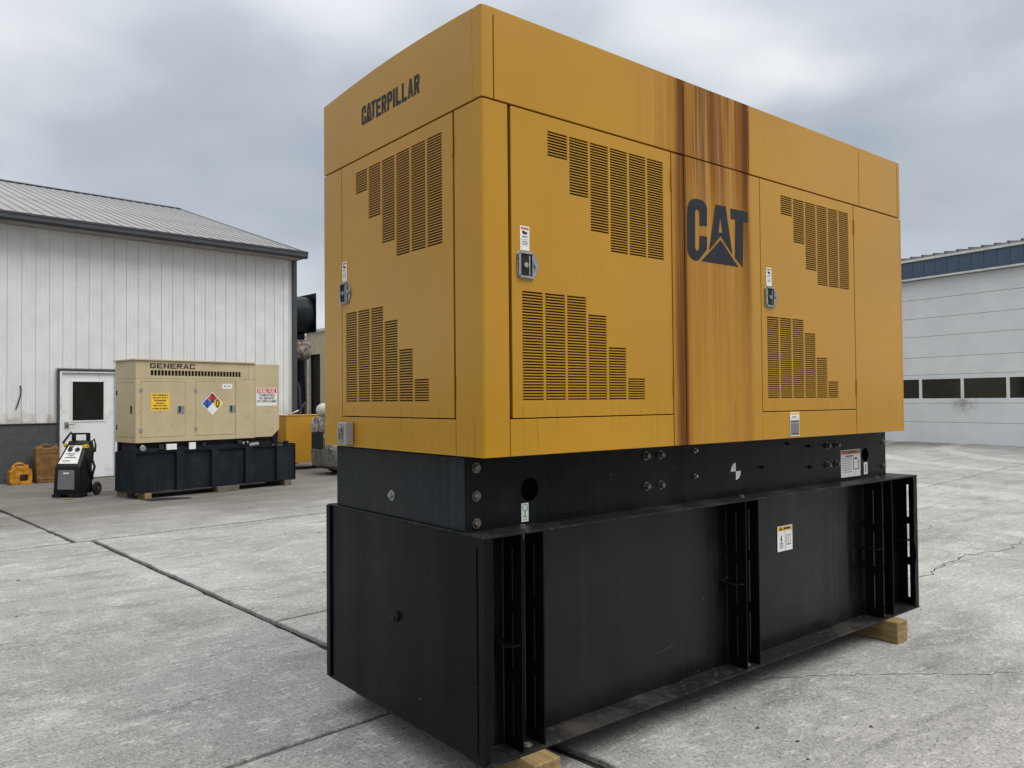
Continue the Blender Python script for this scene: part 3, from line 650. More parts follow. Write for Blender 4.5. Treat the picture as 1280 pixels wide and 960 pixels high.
# ------------------------------------------------------------------ the big yellow generator set
L_, W_ = 3.515, 1.409; ZB, ZS, ZT, ZR = 1.373, 2.800, 3.172, 3.196
gs = empty('generator_set', (0,0,0), 'big yellow generator set with CAT lettering on a black fuel tank base', 'generator')
ENDL = lambda a,b,d: (d, -a, b)     # end face: a = -y, so that a grows to the viewer's right
Y_ = M['yellow']
# --- fuel tank
TX0, TX1, TY0, TY1, TZ0, TZ1 = .03, 3.79, .045, 1.44, .14, 1.056
tk = MB().box(TX0+.012,TX1-.012,.188,TY1-.143,TZ0+.012,TZ1-.012).build('fuel_tank', M['black'], gs)
MB().box(TX0,TX1,TY0,TY1,TZ1-.010,TZ1).build('top_plate', M['ledge'], tk, .002); MB().box(TX0,TX1,TY0,TY1,TZ0,TZ0+.010).build('bottom_plate', M['ledge'], tk, .002)
def sheet_wave(x0,x1,yb,bumps):
    mb = MB(); n = int((x1-x0)/.03)
    P = []
    for k in range(n+1):
        x = x0+(x1-x0)*k/n; P.append((x, yb-sum(h*math.exp(-((x-c)/w_)**2) for c,w_,h in bumps)))
    P = P+[(x1,yb+.006),(x0,yb+.006)]
    o = mb.prism(P, lambda a,b,d: (a,b,d), TZ0+.012, TZ1-.011).build('side_sheet', M['black_side'], tk, smooth=True); return o
sheet_wave(TX0+.012,2.975,.181,[(1.32,.10,.007),(.8,.3,.003),(2.86,.05,.006),(2.3,.3,.002)]); sheet_wave(2.984,TX1-.012,.185,[(3.1,.06,.002)])
SL = [(.104,.120,.20,.425),(.104,.120,.48,.71),(.104,.120,.76,.985)]; SR = [(.108,.116,h[2],h[3]) for h in SL]
for y0,y1,sl_ in ((.052,.1720,SR),(TY1-.1425,TY1-.007,[(TY1-h[1]+.045,TY1-h[0]+.045,h[2],h[3]) for h in SL])):
    for x in (.226,.345,1.785,1.900,3.294,3.427):
        MB().plate(y0,y1,TZ0+.0105,TZ1-.0105,sl_,lambda a,b,d,x=x:(x+d,a,b),.007).build('rib_plate', M['black'], tk)
for x in (.226,1.785,3.294,TX1-.008):
    zc = .60 if x > .3 else .585
    MB().prism([(x-.075,.1740),(x-.0005,.1740),(x-.0005,.058),(x-.035,.062),(x-.07,.10)],lambda a,b,d:(a,b,d),zc,zc+.007).build('gusset', M['black'], tk)
for x, hol in ((TX0,[(.086,.098,h[2]-.024,h[3]+.024) for h in SL]), (TX1-.008,SL)):
    MB().plate(TY0+.004,TY1-.004,TZ0+.0105,TZ1-.0105,hol,lambda a,b,d,x=x:(x+d,a,b),.008).build('end_plate', M['black'], tk)
nb = random.Random(3)
for xa,sg in ((TX0+.0085,1),(TX1-.0085,-1)):    # slightly battered outer lips
    mb = MB(); vs_ = []; K = 16
    for k in range(K+1):
        z = TZ0+.011+(TZ1-TZ0-.022)*k/K; wv = .040+nb.uniform(-.003,.003)-(.018 if abs(z-.52) < .05 and sg < 0 else 0)-(.015 if z < .22 and sg > 0 else 0); dn = nb.uniform(-.002,.002)+(.010 if z < .2 and sg > 0 else 0)
        for dx,dy in ((0,0),(wv,dn),(wv,dn+.006),(0,.006)): vs_.append((xa+sg*dx, TY0+.0045+dy, z))
    fs = [(4*k+i,4*k+(i+1)%4,4*k+4+(i+1)%4,4*k+4+i) for k in range(K) for i in range(4)]+[(0,1,2,3),(4*K,4*K+1,4*K+2,4*K+3)]
    mb.add(vs_,fs).build('edge_lip', M['black'], tk)
MB().box(TX0-.012,TX0-.0005,TY1-.045,TY1-.004,TZ0+.01,TZ1-.004).build('corner_strip', M['black'], tk, .003)
pl = MB(); pl.lathe((TX0-.0005,.732,.601),(-1,0,0),[(.026,0),(.026,.012),(.017,.012),(.017,.024)],8); pl.build('drain_plug', M['void'], tk)
for x in (.29,1.845,3.36):
    b1 = MB(); b1.lathe((x,.12,TZ1+.0003),(0,0,1),[(.022,0),(.022,.003),(.015,.003),(.015,.014)],6); b1.lathe((x,.12,TZ1-.0105),(0,0,-1),[(.017,0),(.017,.012),(.009,.012),(.009,.035)],6); b1.build('bolt', M['bolt'], tk)
    b2 = MB().lathe((x,.10,TZ0+.0103),(0,0,1),[(.022,0),(.022,.003),(.013,.003),(.013,.008)],16); b2.build('washer', M['steel'], tk)
def label(name, par, mp, a0,a1,b0,b1, d, rows, base='label'):
    o = MB().plate(a0,a1,b0,b1,[],lambda a,b,dd: mp(a,b,d+dd),-.0012).build(name, M[base], par)
    for k,(mt,rects) in enumerate(rows):
        mb = MB()
        for ra,rb0,rc,rd_ in rects:
            A0,A1 = a0+(a1-a0)*ra, a0+(a1-a0)*rb0; B0,B1 = b0+(b1-b0)*rc, b0+(b1-b0)*rd_
            mb.add([mp(A0,B0,d-.0016-k*.0004),mp(A1,B0,d-.0016-k*.0004),mp(A1,B1,d-.0016-k*.0004),mp(A0,B1,d-.0016-k*.0004)],[(0,1,2,3)])
        mb.build('print', M[mt], par)
    return o
# yellow warning label on tank
label('warning_label', tk, LONG, 2.275,2.432,.694,.842,.1765, [('label_yellow',[(.03,.97,.80,.97)]),('ink',[(.40,.85,.85,.93),(.49,.51,.04,.76)]+[(.14,.36,.12,.15),(.14,.36,.30,.33),(.14,.17,.15,.30),(.33,.36,.15,.30),(.22,.28,.36,.62),(.18,.32,.46,.49),(.58,.60,.22,.62),(.86,.88,.22,.62),(.60,.86,.22,.25),(.60,.86,.60,.62),(.71,.73,.25,.60),(.23,.27,.19,.26)])])
mbt = MB(); mbt.add([LONG(2.295,.818,.1735),LONG(2.325,.818,.1735),LONG(2.31,.838,.1735)],[(0,1,2)]); mbt.build('warning_triangle', M['ink'], tk)

# --- skid
SX0, SX1, SY0, SY1 = .05, 3.64, .192, 1.368
sk = MB().box(SX0+.006,SX1-.006,SY0+.11,SY1-.11,TZ1+.005,1.36).build('skid', M['void'], gs)
MB().plate(SX0,SX1,TZ1+.001,1.366,[],lambda a,b,d:(a,SY0+d,b),.010,rounds=[(.392,1.207,.051),(3.357,1.212,.045)]).build('side_rail', M['black_skid'], sk)
MB().plate(SX0,SX1,TZ1+.001,1.366,[],lambda a,b,d:(a,SY1-.01+d,b),.010).build('side_rail', M['black_skid'], sk)
for zz in (TZ1+.0015,1.354): MB().box(SX0+.004,SX1-.004,SY0+.0105,SY0+.09,zz,zz+.011).build('rail_flange', M['black_skid'], sk)
for x in (SX0-.004,SX1-.006): MB().box(x,x+.010,SY0+.006,SY1-.006,TZ1+.002,1.364).build('end_rail', M['black_end'], sk, .002)
hb = MB()
for y,z in ((.33,1.335),(.33,1.27),(1.30,1.335),(1.30,1.27)): hb.cyl((SX0-.0046,y,z),(SX0-.0052,y,z),.010,n=14)
hb.build('bolt_hole', M['void'], sk)
MB().lathe((SX0-.0042,.789,1.156),(-1,0,0),[(.026,0),(.026,.003),(.015,.003),(.013,.016)],12).build('end_bolt', M['steel'], sk)
def bolt(x,z,r=.0165,mt='bolt',h=.014):
    mb = MB(); mb.lathe((x,SY0-.0005,z),(0,-1,0),[(r*1.35,0),(r*1.35,.003)],20); mb.lathe((x,SY0-.0040,z),(0,-1,0),[(r*1.05,0),(r,.0095),(r*.8,h)],6); mb.build('bolt', M[mt], sk)
for z in (1.318,1.201,1.087): bolt(.101,z)
for x in (1.155,1.263):
    for z in (1.315,1.162): bolt(x,z,.017,h=.020)
for x in (2.872,2.984):
    for z in (1.292,1.170): bolt(x,z,.017,'bolt',.020)
for x,z in ((1.542,1.324),(1.539,1.188)): bolt(x,z,.010,'steel')
for x,z in ((2.65,1.30),(2.66,1.17),(2.42,1.325),(2.15,1.20)): bolt(x,z,.008,'black_skid')
for x,z in ((3.60,1.285),(3.60,1.12)): bolt(x,z,.015,'bolt')
label('lift_label', sk, LONG, .343,.383,1.068,1.149,SY0-.0006,[('label_green',[(.2,.8,.58,.62),(.2,.8,.90,.94),(.15,.25,.62,.90),(.75,.85,.62,.90),(.42,.58,.30,.58),(.3,.7,.08,.12),(.3,.7,.26,.30),(.28,.36,.12,.26),(.64,.72,.12,.26)])])
label('warning_label', sk, LONG, 3.035,3.287,1.076,1.254,SY0-.0006,[('label_orange',[(.02,.98,.84,.98)]),('ink',[(.38,.80,.88,.94),(.22,.62,.75,.79)]+[(.06,.55,.70-.065*k,.715-.065*k) for k in range(9)]+[(.62,.65,.25,.70),(.88,.91,.25,.60),(.65,.88,.25,.28),(.70,.82,.62,.70)])])
label('lift_label', sk, LONG, 3.332,3.382,1.080,1.160,SY0-.0006,[('label_grey',[(.35,.65,.15,.85)])])
# balance mark: two white quarter discs
qm = MB()
for s0 in (math.pi/2, 3*math.pi/2):
    pts = [LONG(1.90,1.191,SY0-.0012)]+[LONG(1.90+.034*math.cos(s0+k*math.pi/24)*1.35,1.191+.048*math.sin(s0+k*math.pi/24),SY0-.0012) for k in range(13)]
    qm.add(pts,[tuple(range(len(pts)))])
qm.build('balance_mark', M['label'], sk)

# --- enclosure core and panels
T_ = .022
MB().box(.075,L_-.075,.075,W_-.075,ZB+.004,3.10).build('enclosure_core', M['foam_shade'], gs)
def panel(name, mp, a0,a1,b0,b1, d=0., th=T_, holes=(), bev=.0025): return MB().plate(a0,a1,b0,b1,list(holes),lambda a,b,dd: mp(a,b,d+dd),th).build(name, Y_, gs, bev)
G = .0025
# roof band, long side and end, with corner caps
for a,b in ((.062,1.243),(1.243,1.785),(1.785,2.962),(2.962,3.471)): panel('roof_side_panel', LONG, a+G,b-G,ZS+.004,ZT)
cap = [(T_,0.),(.062-G,0.),(.062-G,T_),(T_,T_)]
MB().prism([(0,.012),(.0035,.0035),(.012,0),(.062-G,0),(.062-G,T_),(T_,T_),(T_,.06),(0,.06)],lambda a,b,d:(a,b,d),ZS+.004,ZT).build('roof_corner_cap', Y_, gs, .002)
MB().prism([(3.471+G,0),(L_-.008,0),(L_,.008),(L_,.06),(L_-T_,.06),(L_-T_,T_),(3.471+G,T_)],lambda a,b,d:(a,b,d),ZS+.004,ZT).build('roof_corner_cap', Y_, gs, .002)
endp = [(.0605,ZS+.004),(W_,ZS+.004),(W_,ZT)]+[(W_-(W_-.0605)*k/12, ZT+(ZR-ZT)*math.sin(math.pi*min(1,max(0,(W_-(W_-.0605)*k/12)/W_)))**1.) for k in range(1,12)]+[(.0605,ZT+.002)]
MB().prism(endp,lambda a,b,d:(d,a,b),0,T_).build('roof_end_panel', Y_, gs, .002); MB().prism(endp,lambda a,b,d:(d,a,b),L_-T_,L_).build('roof_end_panel', Y_, gs, .002)
top = MB(); K = 12; rowt = [(W_*k/K, ZT+.001+(ZR-ZT)*math.sin(math.pi*k/K)) for k in range(K+1)]
top.prism([(.001,ZT-.03)]+[(min(max(a,.001),W_-.001),b) for a,b in rowt]+[(W_-.001,ZT-.03)],lambda a,b,d:(d,a,b),T_+.0005,L_-T_-.0005); top.build('roof_sheet', Y_, gs)
# corner post near, other posts
MB().prism([(0,.016),(.002,.008),(.005,.004),(.010,.001),(.018,0),(.131,0),(.131,T_),(T_,T_),(T_,.19),(0,.19)],lambda a,b,d:(a,b,d),ZB,ZS-.004).build('corner_post', Y_, gs, .002)
# doors with stepped louvre vents
PR = .01185
def louvre(par, mp, a0,a1, ztop, zbot, d0=0.):
    mb = MB(); nrow = max(2, round((ztop-zbot)/PR)); p = (ztop-zbot)/nrow
    for k in range(nrow):       # blade under each slot: sill leans inwards, face flush with the door
        zt_ = ztop-k*p-p*.55; zb_ = ztop-(k+1)*p
        pr = [(.0065,zt_+.0006),(.0060,zt_+.0012),(.0003,zt_-.0008),(.0003,zb_),(.0014,zb_),(.0014,zt_-.0016)]
        mb.prism(pr, lambda d,b,a: mp(a,b,d0+d), a0, a1)
    nf = len(mb.f); mb.cur = 1; mb.prism([(a0-.003,zbot-.003),(a1+.003,zbot-.003),(a1+.003,ztop+.003),(a0-.003,ztop+.003)], lambda a,b,d: mp(a,b,d0+d), .0085, .0105)  # dark plate close behind the blades stands in for shade in the slots
    return mb.build('louvre_vent', [Y_, M['foam_shade']], par)
UP = [2.625,2.481,2.339,2.260,2.260,2.260]; LO = [2.046,2.046,2.046,1.972,1.833,1.695]
def door(mp, a0,a1, b0,b1, ua, la, pu, wcol, sgn, lat, hinge_a, tags):
    holes = [(ua+k*pu, ua+k*pu+wcol, UP[k], 2.735) for k in range(6)]+[(la+k*pu, la+k*pu+wcol, 1.594, LO[k]) for k in range(6)]
    dr = panel('door', mp, a0,a1,b0,b1, th=.008, holes=holes, bev=.0012)
    rim_ = [(a0+.002,a0+.02,b0+.002,b1-.002),(a1-.02,a1-.002,b0+.002,b1-.002),(a0+.0205,a1-.0205,b0+.002,b0+.02),(a0+.0205,a1-.0205,b1-.02,b1-.002)]
    rm = MB()
    for q in rim_: rm.prism([(q[0],q[2]),(q[1],q[2]),(q[1],q[3]),(q[0],q[3])], mp, .0083,.024)
    rm.build('door_return', Y_, dr)
    for h in holes: louvre(dr, mp, h[0]+.0004,h[1]-.0004,h[3],h[2])
    # paddle latch
    la0, lb0 = lat; k = 1.
    out = [(la0,lb0+.012),(la0+.012,lb0),(la0+.085,lb0),(la0+.112,lb0+.04),(la0+.112,lb0+.074),(la0+.085,lb0+.112),(la0+.012,lb0+.112),(la0,lb0+.10)]
    lt = MB().prism(out, mp, -.0005,-.006).build('latch', M['chrome'], dr, .0015)
    rim = MB()
    for q in ((la0+.003,la0+.015,lb0+.012,lb0+.10),(la0+.074,la0+.083,lb0+.012,lb0+.10),(la0+.012,la0+.083,lb0+.101,lb0+.110),(la0+.012,la0+.083,lb0+.002,lb0+.011)):
        rim.prism([(q[0],q[2]),(q[1],q[2]),(q[1],q[3]),(q[0],q[3])], mp, -.0062,-.013)
    rim.build('latch_rim', M['chrome'], dr, .0015)
    MB().prism([(la0+.0155,lb0+.0115),(la0+.0735,lb0+.0115),(la0+.0735,lb0+.1005),(la0+.0155,lb0+.1005)], mp, -.0062,-.0068).build('latch_recess', M['void'], dr)
    pd = MB(); pd.prism([(la0+.058,lb0+.016),(la0+.064,lb0+.016),(la0+.064,lb0+.096),(la0+.058,lb0+.096)], mp, -.0069,-.011)
    c0 = Vector(mp(la0+.042,lb0+.056,-.0069)); c1 = Vector(mp(la0+.042,lb0+.056,-.0135)); pd.cyl(c0,c1,.011,n=16)
    c0 = Vector(mp(la0+.096,lb0+.058,-.0062)); c1 = Vector(mp(la0+.096,lb0+.058,-.0145)); pd.cyl(c0,c1,.010,n=16); pd.build('latch_lock', M['steel'], dr)
    # warning strip above the latch
    label('warning_label', dr, mp, la0+.018,la0+.068,lb0+.117,lb0+.217,-.0008,[('label_orange',[(.08,.92,.86,.94)]),('ink',[(.30,.75,.66,.76),(.22,.50,.72,.80),(.22,.80,.54,.58),(.05,.95,.445,.455)]+[(.2,.8,.36-.07*q,.38-.07*q) for q in range(3)])])
    # hinges
    for zc in (1.66,2.66):
        h0 = Vector(mp(hinge_a,zc-.045,-.004)); h1 = Vector(mp(hinge_a,zc+.045,-.004)); MB().cyl(h0,h1,.0055,n=10).build('hinge', Y_, dr)
    return dr
door(LONG, .147,1.140, 1.5275,ZS-.004, .347,.201,.1250,.1115, 1, (.172,2.096), 1.1435, 1)
door(LONG, 1.884,2.880, 1.5275,ZS-.004, 2.084,1.935,.1250,.1115, 1, (1.912,2.097), 2.8845, 2)
door(ENDL, -1.202,-.203, 1.5275,ZS-.004, -1.051,-1.163,.1306,.1155, 1, (-1.215,2.094), -.1985, 3)
# fixed panels
panel('kick_panel', LONG, .1345,1.142,ZB,1.5225); panel('kick_panel', LONG, 1.880,2.8825,ZB,1.5225); panel('kick_panel', ENDL, -1.2045,-.1935,ZB,1.5225)
panel('centre_strip', LONG, 1.1475,1.2355,ZB,ZS-.004); panel('centre_panel', LONG, 1.239,1.7685,ZB,ZS-.004,-.004); panel('centre_strip', LONG, 1.772,1.8795,ZB,ZS-.004)
panel('side_panel', LONG, 2.888,L_-T_-.001,ZB,ZS-.004); panel('end_strip', ENDL, -W_,-1.2075,ZB,ZS-.004)
MB().box(L_-T_,L_,0,W_,ZB,ZS-.004).build('rear_panel', Y_, gs, .003)
for a,b in ((.0235,1.14),(1.144,1.88),(1.884,2.88),(2.884,L_-T_-.001)): MB().box(a,b,W_-T_,W_,ZB,ZS-.004).build('back_panel', Y_, gs, .002)
MB().box(T_+.001,L_-T_-.001,W_-T_,W_,ZS+.004,ZT).build('roof_side_panel', Y_, gs, .002)
# lettering
LOGO = [[(1.352,2.465),(1.411,2.471),(1.414,2.554),(1.405,2.58),(1.381,2.595),(1.338,2.598),(1.298,2.591),(1.274,2.576),(1.261,2.551),(1.256,2.511),(1.254,2.337),(1.261,2.316),(1.28,2.296),(1.307,2.286),(1.337,2.288),(1.41,2.353),(1.411,2.418),(1.352,2.414),(1.348,2.353),(1.342,2.342),(1.332,2.337),(1.322,2.34),(1.314,2.349),(1.318,2.53),(1.324,2.54),(1.336,2.544),(1.347,2.541),(1.353,2.532)],
 [(1.483,2.59),(1.525,2.592),(1.523,2.531),(1.505,2.45),(1.522,2.451),(1.523,2.435),(1.426,2.348)],
 [(1.525,2.592),(1.569,2.595),(1.623,2.349),(1.523,2.435),(1.522,2.451),(1.54,2.452),(1.523,2.531)],
 [(1.61,2.59),(1.766,2.592),(1.764,2.536),(1.722,2.537),(1.712,2.291),(1.644,2.337),(1.652,2.537),(1.611,2.535)],
 [(1.523,2.414),(1.672,2.29),(1.363,2.289)]]
lg = MB()
for p in LOGO: lg.add([LONG(a,b,-.0055) for a,b in p],[tuple(range(len(p)))])
lg.build('logo_lettering', M['logo'], gs)
wl_ = MB()
def small(p, a0, b0, h, wid): return [ENDL(a0+(a-1.254)/.514*wid, b0+(b-2.288)/.308*h, -.0012) for a,b in p]
for p in LOGO: q = small(p,-.985,2.956,.092,.140); wl_.add(q,[tuple(range(len(q)))])
letters(wl_, 'ERPILLAR', -.840,.388,2.955,.086,ENDL,-.0012,.36,.19,.17)
wl_.build('name_lettering', M['logo'], gs)
# rating plate, junction box
label('rating_plate', gs, LONG, 2.141,2.235,1.384,1.520,-.0012,[('label_grey',[(.03,.97,.03,.66)]),('ink',[(.1,.9,.08,.12),(.1,.9,.60,.64),(.15,.85,.74,.76),(.2,.7,.80,.82)]+[(.1,.9,.18+.05*k,.19+.05*k) for k in range(7)]),('label_yellow',[(.05,.95,.90,.98)])])
jb = MB().box(-.048,-.003,1.077,1.168,1.383,1.497).build('junction_box', M['greybox'], gs, .005)
lv = MB().prism([(1.098,1.400),(1.106,1.392),(1.138,1.392),(1.146,1.400),(1.146,1.482),(1.138,1.490),(1.106,1.490),(1.098,1.482)],lambda a,b,d:(d,a,b),-.0485,-.050).build('lever_plate', M['steel'], jb, .0005)
MB().tube([(-.051,1.113,1.404),(-.056,1.113,1.412),(-.056,1.113,1.470),(-.056,1.122,1.480),(-.056,1.132,1.470),(-.056,1.132,1.412),(-.051,1.132,1.404)],.0045,8).build('lever', M['chrome'], jb, smooth=True)

# timbers under the tank
for x0,yf,lab in ((.205,-.05,'yellowed square timber under the louvred lettered end of the generator tank'),(3.292,-.035,'yellowed square timber under the plain rear end of the generator tank')):
    tb = MB().box(0,.139,0,1.52,0,.1385).build('timber_block', M['timber'], None, .006); tb.location = (x0,yf,.0005)
    tag(tb, lab, 'timber', 'timbers under the big yellow generator')

# ------------------------------------------------------------------ smaller tan generator set by the workshop
def tanpaint():
    m, t, b = mat('tan_paint', (.42,.355,.225), .45); o = t.obj(); x, y, z = t.xyz(o)
    n = t.noise(o, 2.5, 4.); st = t.noise(t.vec(t.mul(x,20.),t.mul(y,20.),t.mul(z,.8)),1.,4.,.6)
    c = t.mix(t.sm(n,.3,.7), (.42,.345,.205), (.485,.395,.24)); c = t.mix(t.mul(t.sm(st,.55,.8),.22), c, (.26,.21,.13))
    g_ = t.mul(t.sm(t.noise(o,6.,5.,.65),.58,.70), t.band(z,1.0,1.1,1.35,1.5)); c = t.mix(t.mul(g_,.65), c, (.17,.13,.08))
    t.put(b.inputs['Base Color'], c); return m
M['tan'] = tanpaint(); M['navy'] = black_paint('navy_black_paint', (.011,.015,.021), .15, .40)
M['sign_yellow'] = simple('sign_yellow', (.80,.50,.01), .5, 0., .08, 20.); M['sign_red'] = simple('sign_red', (.50,.03,.04), .5); M['sign_blue'] = simple('sign_blue', (.01,.10,.42), .5)
tg = empty('generator_set', (1.467,11.61,0), 'small tan generator set with GENERAC lettering beside the white door', 'generator', rz=.175)
W2, EL, XE, TL = .80, 2.188, 2.691, 3.04; TT = M['tan']
def tp(name, a0,a1,b0,b1,d=0.,th=.02,holes=(),mt=None,par=None,bev=.003): return MB().plate(a0,a1,b0,b1,list(holes),lambda a,b,dd:(a,d+dd,b),th).build(name, mt or TT, par or tg, bev)
# tank
tt = MB().box(.01,TL-.01,.05,W2-.05,.112,.768).build('fuel_tank', M['navy'], tg)
MB().box(0,TL,0,W2,.769,.775).build('top_plate', M['navy'], tt); MB().box(0,TL,-.02,W2+.02,.10,.111).build('bottom_plate', M['ledge'], tt)
MB().box(-.004,.004,0,W2,.112,.768).build('end_plate', M['navy'], tt); MB().box(TL-.004,TL+.004,-.02,W2,.112,.80).build('end_plate', M['navy'], tt)
for a,b in ((.694,.82),(1.332,1.465),(1.991,2.14),(2.637,2.778)): MB().box(a,b,-.012,.049,.112,.768).build('tank_rib', M['navy'], tt, .004)
MB().box(2.778,TL-.005,.005,.049,.112,.768).build('side_sheet', M['navy'], tt); MB().cyl((2.92,.12,.776),(2.92,.12,.85),.05,n=16).build('fuel_cap', M['navy'], tt, .004)
# skid between tank and canopy
s2 = MB().box(.06,2.62,.10,W2-.10,.776,.932).build('skid', M['void'], tg)
rl = MB(); rl.box(.03,2.10,.04,.06,.778,.84); rl.box(.03,2.60,W2-.06,W2-.04,.778,.93); rl.build('side_rail', M['navy'], s2)
g1 = MB(); g1.lathe((.135,.035,.845),(0,-1,0),[(.055,0),(.055,.012),(.045,.02)],20); g1.build('gauge', M['chrome'], s2, smooth=True)
b1 = MB(); b1.box(.52,.70,.0,.03,.80,.90); b1.box(.92,1.04,.0,.03,.79,.91); b1.build('outlet_box', M['label'], s2, .004)
b2 = MB(); b2.box(1.17,1.23,.01,.035,.83,.89); b2.box(1.84,1.92,.01,.04,.84,.91); b2.box(.40,.48,.01,.04,.81,.90); b2.build('switch_box', M['rubber'], s2, .004)
b3 = MB(); b3.cyl((1.95,.03,.86),(1.95,-.01,.86),.025,n=12); b3.cyl((2.03,.03,.87),(2.03,-.01,.87),.02,n=12); b3.cyl((2.07,.1,.80),(2.3,.1,.82),.05,n=12); b3.build('fitting', M['steel'], s2)
# canopy
zt2, zs2, zb2 = 2.344, 2.018, .939
MB().box(.03,EL-.03,.03,W2-.03,zb2+.004,2.30).build('canopy_core', M['foam_shade'], tg)
MB().box(.035,EL+.3,.05,W2-.05,zb2+.01,1.0).build('floor_pan', M['navy'], tg)
vh = [(.244+k*(1.662/28)+.006, .244+(k+1)*(1.662/28)-.007, 2.068,2.158) for k in range(28)]
tp('upper_panel', .0,2.055,zs2+.002,zt2-.03, holes=vh, bev=.0015); tp('upper_panel', 2.059,EL-.002,zs2+.002,zt2-.03)
sl_ = MB()
for k in range(28): a = .244+k*(1.662/28)+.02; sl_.box(a,a+.008,.021,.0295,2.066,2.16)
sl_.build('vent_slats', M['void'], tg)
dh = [(.088,.851,1.025,1.966),(1.036,1.797,1.022,1.978)]
tp('frame_panel', 0,1.800,zb2,zs2-.001, holes=dh, bev=.0015); tp('frame_panel', 1.804,EL-.002,zb2,zs2-.001)
MB().box(-.03,EL+.005,-.03,W2+.03,zt2-.028,zt2).build('roof_cap', TT, tg, .006)
# left end: panel with a door of its own
MB().plate(.0205,W2,zb2,zs2-.001,[(.06,W2-.06,1.03,1.95)],lambda a,b,d:(d,a,b),.02).build('end_panel', TT, tg, .0015)
MB().plate(.0205,W2,zs2+.002,zt2-.03,[],lambda a,b,d:(d,a,b),.02).build('end_panel', TT, tg, .0015)
ed = MB().box(-.003,.018,.064,W2-.064,1.034,1.946).build('door', TT, tg, .003)
eh = MB(); eh.box(-.012,-.0035,.13,.18,1.43,1.56); eh.build('latch', M['rubber'], ed, .003)
eh = MB(); eh.box(-.012,-.0035,W2-.085,W2-.055,1.15,1.23); eh.box(-.012,-.0035,W2-.085,W2-.055,1.74,1.82); eh.build('hinge', M['rubber'], ed)
MB().box(.021,EL-.003,W2-.02,W2,zb2,zt2-.03).build('back_panel', TT, tg)
# radiator hood with cut corner
hp = [(EL+.002,zb2+.012),(2.545,zb2+.012),(2.70,1.09),(2.70,zt2-.03),(EL+.002,zt2-.03)]
MB().prism(hp,LONG,.0,.02).build('hood_side', TT, tg, .003); MB().prism(hp,LONG,W2-.02,W2).build('hood_side', TT, tg, .003)
MB().box(EL+.002,2.70,.0205,W2-.0205,zt2-.05,zt2-.03).build('hood_top', TT, tg, .002); MB().box(2.68,2.70,.0205,W2-.0205,1.10,zt2-.052).build('hood_end', TT, tg, .002); MB().box(EL+.01,2.66,.03,W2-.03,1.06,zt2-.06).build('hood_core', M['foam_shade'], tg)
rb2 = MB(); rb2.prism([(2.56,zb2+.01),(2.71,1.085),(2.71,.78),(2.66,.78)],LONG,.06,.10); rb2.build('bracket', M['navy'], tg)
for i,(a0,a1,b0,b1) in enumerate(dh):
    d_ = tp('door', a0+.004,a1-.004,b0+.004,b1-.004,-.004,.02)
    for zc in (1.151,1.824):
        MB().box(a0-.022,a0+.026,-.012,-.0045,zc-.03,zc+.03).build('hinge', M['steel'], d_, .003)
    lx = (.773,1.731)[i]
    lt = MB(); lt.box(lx-.065,lx+.055,-.012,-.0045,1.42,1.56); lt.build('latch', M['chrome'], d_, .006); lt = MB(); lt.box(lx-.045,lx-.01,-.0135,-.0122,1.44,1.54); lt.build('latch_recess', M['void'], d_)
    if i == 0:
        tp('sign', .253,.567,1.473,1.765,-.0058,.0015,mt=M['sign_yellow'],par=d_,bev=0)
        mb = MB(); rnd = random.Random(5)
        for r_,(zc,hw) in enumerate(((1.735,.135),(1.69,.125),(1.645,.10),(1.60,.08),(1.557,.12),(1.508,.135))):
            x = .41-hw
            while x < .41+hw-.01:
                ww = rnd.uniform(.012,.022); mb.add([LONG(x,zc-.012,-.0064),LONG(min(x+ww,.41+hw),zc-.012,-.0064),LONG(min(x+ww,.41+hw),zc+.012,-.0064),LONG(x,zc+.012,-.0064)],[(0,1,2,3)]); x += ww+(.004 if rnd.random() < .8 else .014)
        mb.build('sign_print', M['ink'], d_)['kind'] = 'stuff'
    else:
        cx_, cz_, r_ = 1.345,1.586,.207
        di = lambda x,z,r,dd: [LONG(x,z-r,dd),LONG(x+r,z,dd),LONG(x,z+r,dd),LONG(x-r,z,dd)]
        MB().prism([(cx_,cz_-r_),(cx_+r_,cz_),(cx_,cz_+r_),(cx_-r_,cz_)],LONG,-.0045,-.0058).build('hazard_diamond', M['label'], d_)
        h_ = r_*.47
        for (ax,az,mt) in ((0,h_,'sign_red'),(-h_,0,'sign_blue'),(h_,0,'sign_yellow')):
            MB().add(di(cx_+ax,cz_+az,h_*.96,-.0062),[(0,1,2,3)]).build('hazard_field', M[mt], d_)
        tx = MB(); put_text(tx,'2',.21,cx_,cz_+h_,LONG,-.0066,.006,.75); put_text(tx,'1',.21,cx_-h_,cz_,LONG,-.0066,.006,.75); put_text(tx,'0',.21,cx_+h_,cz_,LONG,-.0066,.006,.75); tx.build('hazard_number', M['ink'], d_)
        tp('sticker', 1.534,1.728,1.85,1.938,-.0058,.0015,mt=M['label'],par=d_,bev=0)
        mb = MB(); [mb.add([LONG(a,b,-.0064),LONG(a+w_,b,-.0064),LONG(a+w_,b+h2,-.0064),LONG(a,b+h2,-.0064)],[(0,1,2,3)]) for a,b,w_,h2 in ((1.635,1.885,.06,.022),(1.57,1.88,.03,.03))]; mb.build('sticker_print', M['label_grey'], d_)
gl = MB(); letters(gl,'GENERAC',.236,.79,2.188,.088,LONG,-.0015,.27,.22,.14); gl.build('name_lettering', M['ink'], tg)
ds = tp('sign', 2.215,2.652,1.534,1.868,-.0025,.0015,mt=M['label'],bev=0)
